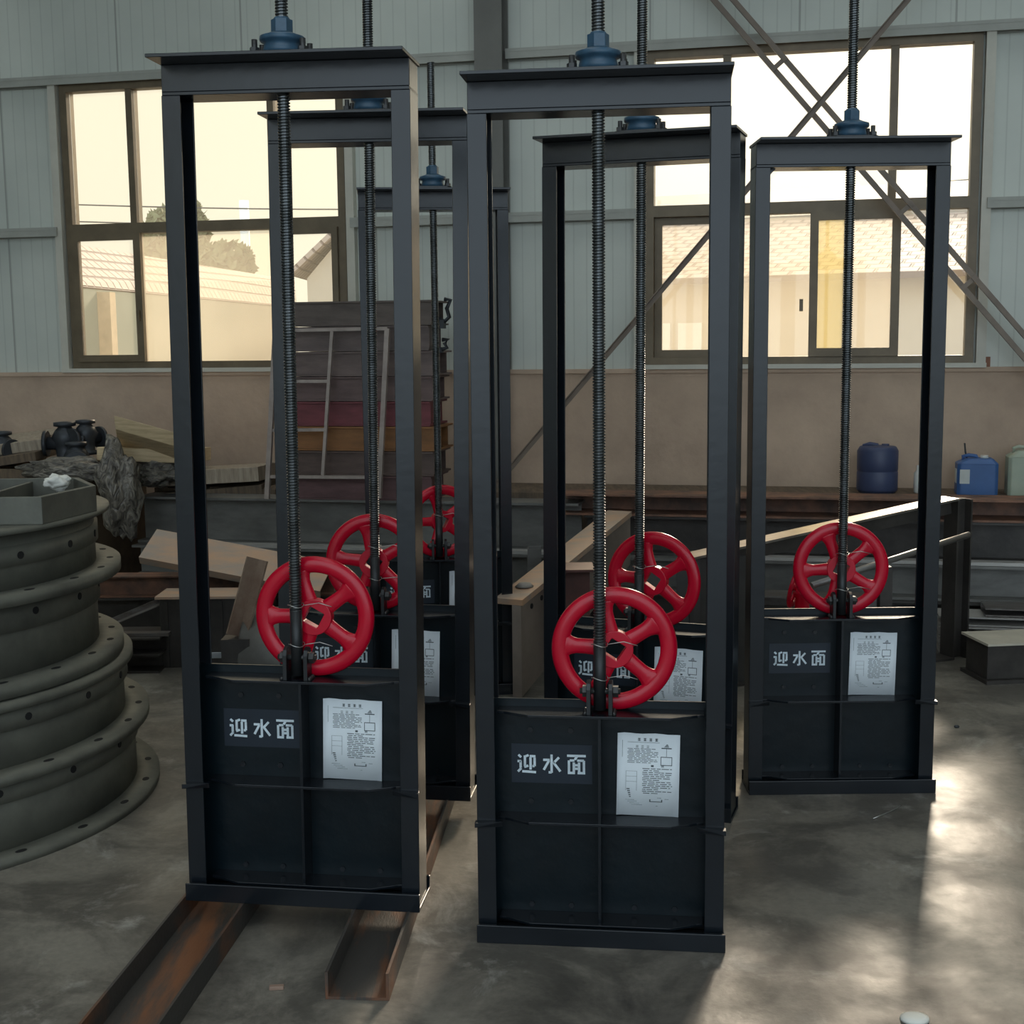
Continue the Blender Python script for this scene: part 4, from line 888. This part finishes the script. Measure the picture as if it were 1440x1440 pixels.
# left barn
root = empty('barn'); tag(root, 'long low barn with a ribbed roof seen through the left window', 'barn')
zR, zE = 3.15, 2.5
ra = at(60, 345, 18); rb = at(415, 402, 31); ea = at(60, 405, 16.2); eb = at(415, 419, 29.5); ra.z = rb.z = zR; ea.z = eb.z = zE
roof_slab(root, 'ribbed_roof', TILE, ea, eb, rb, ra)
b = MB(); b.add([(ea.x, ea.y+.2, 0), (eb.x, eb.y+.2, 0), (rb.x, rb.y, 0), (ra.x, ra.y, 0), (ea.x, ea.y+.2, zE-.02), (eb.x, eb.y+.2, zE-.02), (rb.x, rb.y, zR-.1), (ra.x, ra.y, zR-.1)], [(0, 1, 5, 4), (1, 2, 6, 5), (2, 3, 7, 6), (3, 0, 4, 7), (4, 5, 6, 7)]); b.build('barn_wall', mat('barn_plaster', (.33, .33, .25), .9, var=.12, scale=.8), root)
c = ea.lerp(eb, .14); b = MB(); b.box((c.x-.25, c.y-.1, 0), (c.x+.15, c.y+.16, zE-.05)); b.build('brick_pier', mat('pier_tan', (.62, .47, .3), .9, var=.15), root)
# gabled house to the right of the left window
root = empty('house'); tag(root, 'steep gabled house at the right edge of the left window', 'house')
g0 = at(408, 392, 24); gp = at(520, 285, 24); g1 = at(640, 392, 24)
b = MB(); dz = 6
for q in (g0, gp, g1): pass
b.add([(g0.x+.3, 24, 0), (g1.x-.3, 24, 0), (g1.x-.3, 24, g1.z), (gp.x, 24, gp.z), (g0.x+.3, 24, g0.z), (g0.x+.3, 30, 0), (g1.x-.3, 30, 0), (g1.x-.3, 30, g1.z), (gp.x, 30, gp.z), (g0.x+.3, 30, g0.z)],
      [(0, 1, 2, 3, 4), (9, 8, 7, 6, 5), (0, 4, 9, 5), (1, 6, 7, 2), (2, 7, 8, 3), (3, 8, 9, 4)]); b.build('house_wall', PLAST, root)
yv = Vector((0, 6.6, 0)); up_ = Vector((0, -.3, .1))
roof_slab(root, 'left_roof_slope', TILE, g0+up_+yv, g0+up_, gp+up_, gp+up_+yv); roof_slab(root, 'right_roof_slope', TILE, g1+up_, g1+up_+yv, gp+up_+yv, gp+up_)
# pale chimney pipe
c = at(346, 372, 34); b = MB(); b.cyl((c.x, c.y, 0), (c.x, c.y, at(346, 282, 34).z), .12, 14); o = b.build('chimney', mat('chimney_white', (.95, .93, .88), .6)); tag(o, 'white chimney pipe rising behind the barn in the left window', 'chimney')
# trees
LEAF = mat('tree_leaves', (.22, .23, .11), .8, var=.4, scale=2); BARK = mat('tree_bark', (.2, .16, .11), .9, var=.3)
def tree(px, pyt, pyb, y, wpx, seed, lab):
    random.seed(seed); top = at(px, pyt, y); bot = at(px, pyb, y); w = wpx*y/FPX/2; h = top.z-bot.z
    root = empty('tree', (top.x, y, 0)); tag(root, lab, 'tree', 'hazy trees behind the barn')
    b = MB(); n = 900
    for i in range(n):
        while True:
            u, v, t = [random.uniform(-1, 1) for _ in range(3)]
            if u*u+v*v+t*t < 1 and (math.sin(u*7+seed)+math.sin(t*8+seed*2)+math.sin(v*6)) > -.6: break
        c = Vector((u*w, v*w, bot.z+h/2+t*h/2)); s = random.uniform(.09, .17); R = Euler((random.uniform(0, 6), random.uniform(0, 6), 0)).to_matrix()
        vs = [c+R @ Vector(q) for q in ((-s, 0, 0), (0, -s*.6, 0), (s, 0, 0), (0, s*.6, 0))]; b.add(vs, [(0, 1, 2, 3)])
    b.build('foliage', LEAF, root)
    b = MB(); b.tube([(0, 0, 0), (.05, 0, bot.z+h*.3), (0, .05, bot.z+h*.8)], lambda t: .12*(1-t*.8), 7)
    for k in range(5): a = k*1.3; b.tube([(.03, 0, bot.z+h*.2), (w*.6*math.cos(a), w*.6*math.sin(a), bot.z+h*.65)], .03, 5)
    b.build('trunk', BARK, root)
tree(228, 292, 400, 33, 60, 1, 'tall narrow hazy tree left of the post in the left window')
tree(275, 285, 400, 36, 34, 2, 'thin hazy tree beside the black post in the left window')
tree(318, 340, 405, 32, 75, 3, 'broad low hazy tree below the chimney in the left window')
# overhead wires
b = MB()
for dz_, i in ((0, 0), (.28, 1)):
    pa = at(-200, 300, 23); pb = at(1700, 244, 23); pts = [pa.lerp(pb, k/24)+Vector((0, 0, dz_-.5*math.sin(PI*k/24))) for k in range(25)]; b.tube(pts, .012, 5)
o = b.build('power_cable', LUMPD); tag(o, 'pair of thin overhead cables crossing the sky outside', 'cable')

# ---------------------------------------------------------------- light
SUN_AZ, SUN_EL = math.radians(18.5), math.radians(26.0)
SD = Vector((math.sin(SUN_AZ)*math.cos(SUN_EL), math.cos(SUN_AZ)*math.cos(SUN_EL), math.sin(SUN_EL)))
ld = bpy.data.lights.new('sun', 'SUN'); ld.energy = 3.6; ld.angle = math.radians(9); ld.color = (1, .85, .66)
lo = bpy.data.objects.new('sun', ld); COL.objects.link(lo); lo.rotation_euler = (-SD).to_track_quat('-Z', 'Y').to_euler(); lo.location = SD*50
wd = bpy.data.worlds.new('sky'); SC.world = wd; wd.use_nodes = True; nt = wd.node_tree; bg = nt.nodes['Background']
tc = nt.nodes.new('ShaderNodeTexCoord')
def vm(op, a, b=None):
    n = nt.nodes.new('ShaderNodeVectorMath'); n.operation = op
    nt.links.new(a, n.inputs[0])
    if b is not None: n.inputs[1].default_value = b
    return n
def mt(op, a, b):
    n = nt.nodes.new('ShaderNodeMath'); n.operation = op; n.use_clamp = False
    if hasattr(a, 'links'): nt.links.new(a, n.inputs[0])
    else: n.inputs[0].default_value = a
    if hasattr(b, 'links'): nt.links.new(b, n.inputs[1])
    else: n.inputs[1].default_value = b
    return n.outputs[0]
nv = vm('NORMALIZE', tc.outputs['Generated'])
dt = vm('DOT_PRODUCT', nv.outputs[0], tuple(SD)).outputs['Value']
u01 = mt('MULTIPLY_ADD', dt, .5); nt.nodes[-1].inputs[2].default_value = .5
rp = nt.nodes.new('ShaderNodeValToRGB'); e = rp.color_ramp.elements
e[0].position = 0; e[0].color = (1.25, 1.5, 1.7, 1); e[1].position = 1; e[1].color = (.90, .82, .62, 1)
x_ = e.new(.55); x_.color = (1.1, 1.25, 1.35, 1); x_ = e.new(.85); x_.color = (.80, .75, .58, 1)
nt.links.new(u01, rp.inputs[0])
mx = mt('MAXIMUM', dt, 0.0); g1 = mt('POWER', mx, 26.0); g1 = mt('MULTIPLY', g1, 1.3); g2 = mt('POWER', mx, 900.0); g2 = mt('MULTIPLY', g2, 6.0)
gs = mt('ADD', g1, g2)
gc = nt.nodes.new('ShaderNodeMixRGB'); gc.blend_type = 'MULTIPLY'; gc.inputs[0].default_value = 1; gc.inputs['Color1'].default_value = (1, .9, .7, 1); nt.links.new(gs, gc.inputs['Color2'])
ad = nt.nodes.new('ShaderNodeMixRGB'); ad.blend_type = 'ADD'; ad.inputs[0].default_value = 1; nt.links.new(rp.outputs[0], ad.inputs['Color1']); nt.links.new(gc.outputs[0], ad.inputs['Color2'])
nt.links.new(ad.outputs[0], bg.inputs[0]); bg.inputs[1].default_value = 1.0

SC.view_settings.view_transform = 'Standard'; SC.view_settings.look = 'None'; SC.view_settings.gamma = 1; SC.view_settings.use_curve_mapping = False
SC.view_settings.exposure = 0.33
SC.cycles.use_denoising = True
SC.cycles.max_bounces = 8; SC.cycles.diffuse_bounces = 4; SC.cycles.transparent_max_bounces = 12
SC.cycles.sample_clamp_indirect = 6
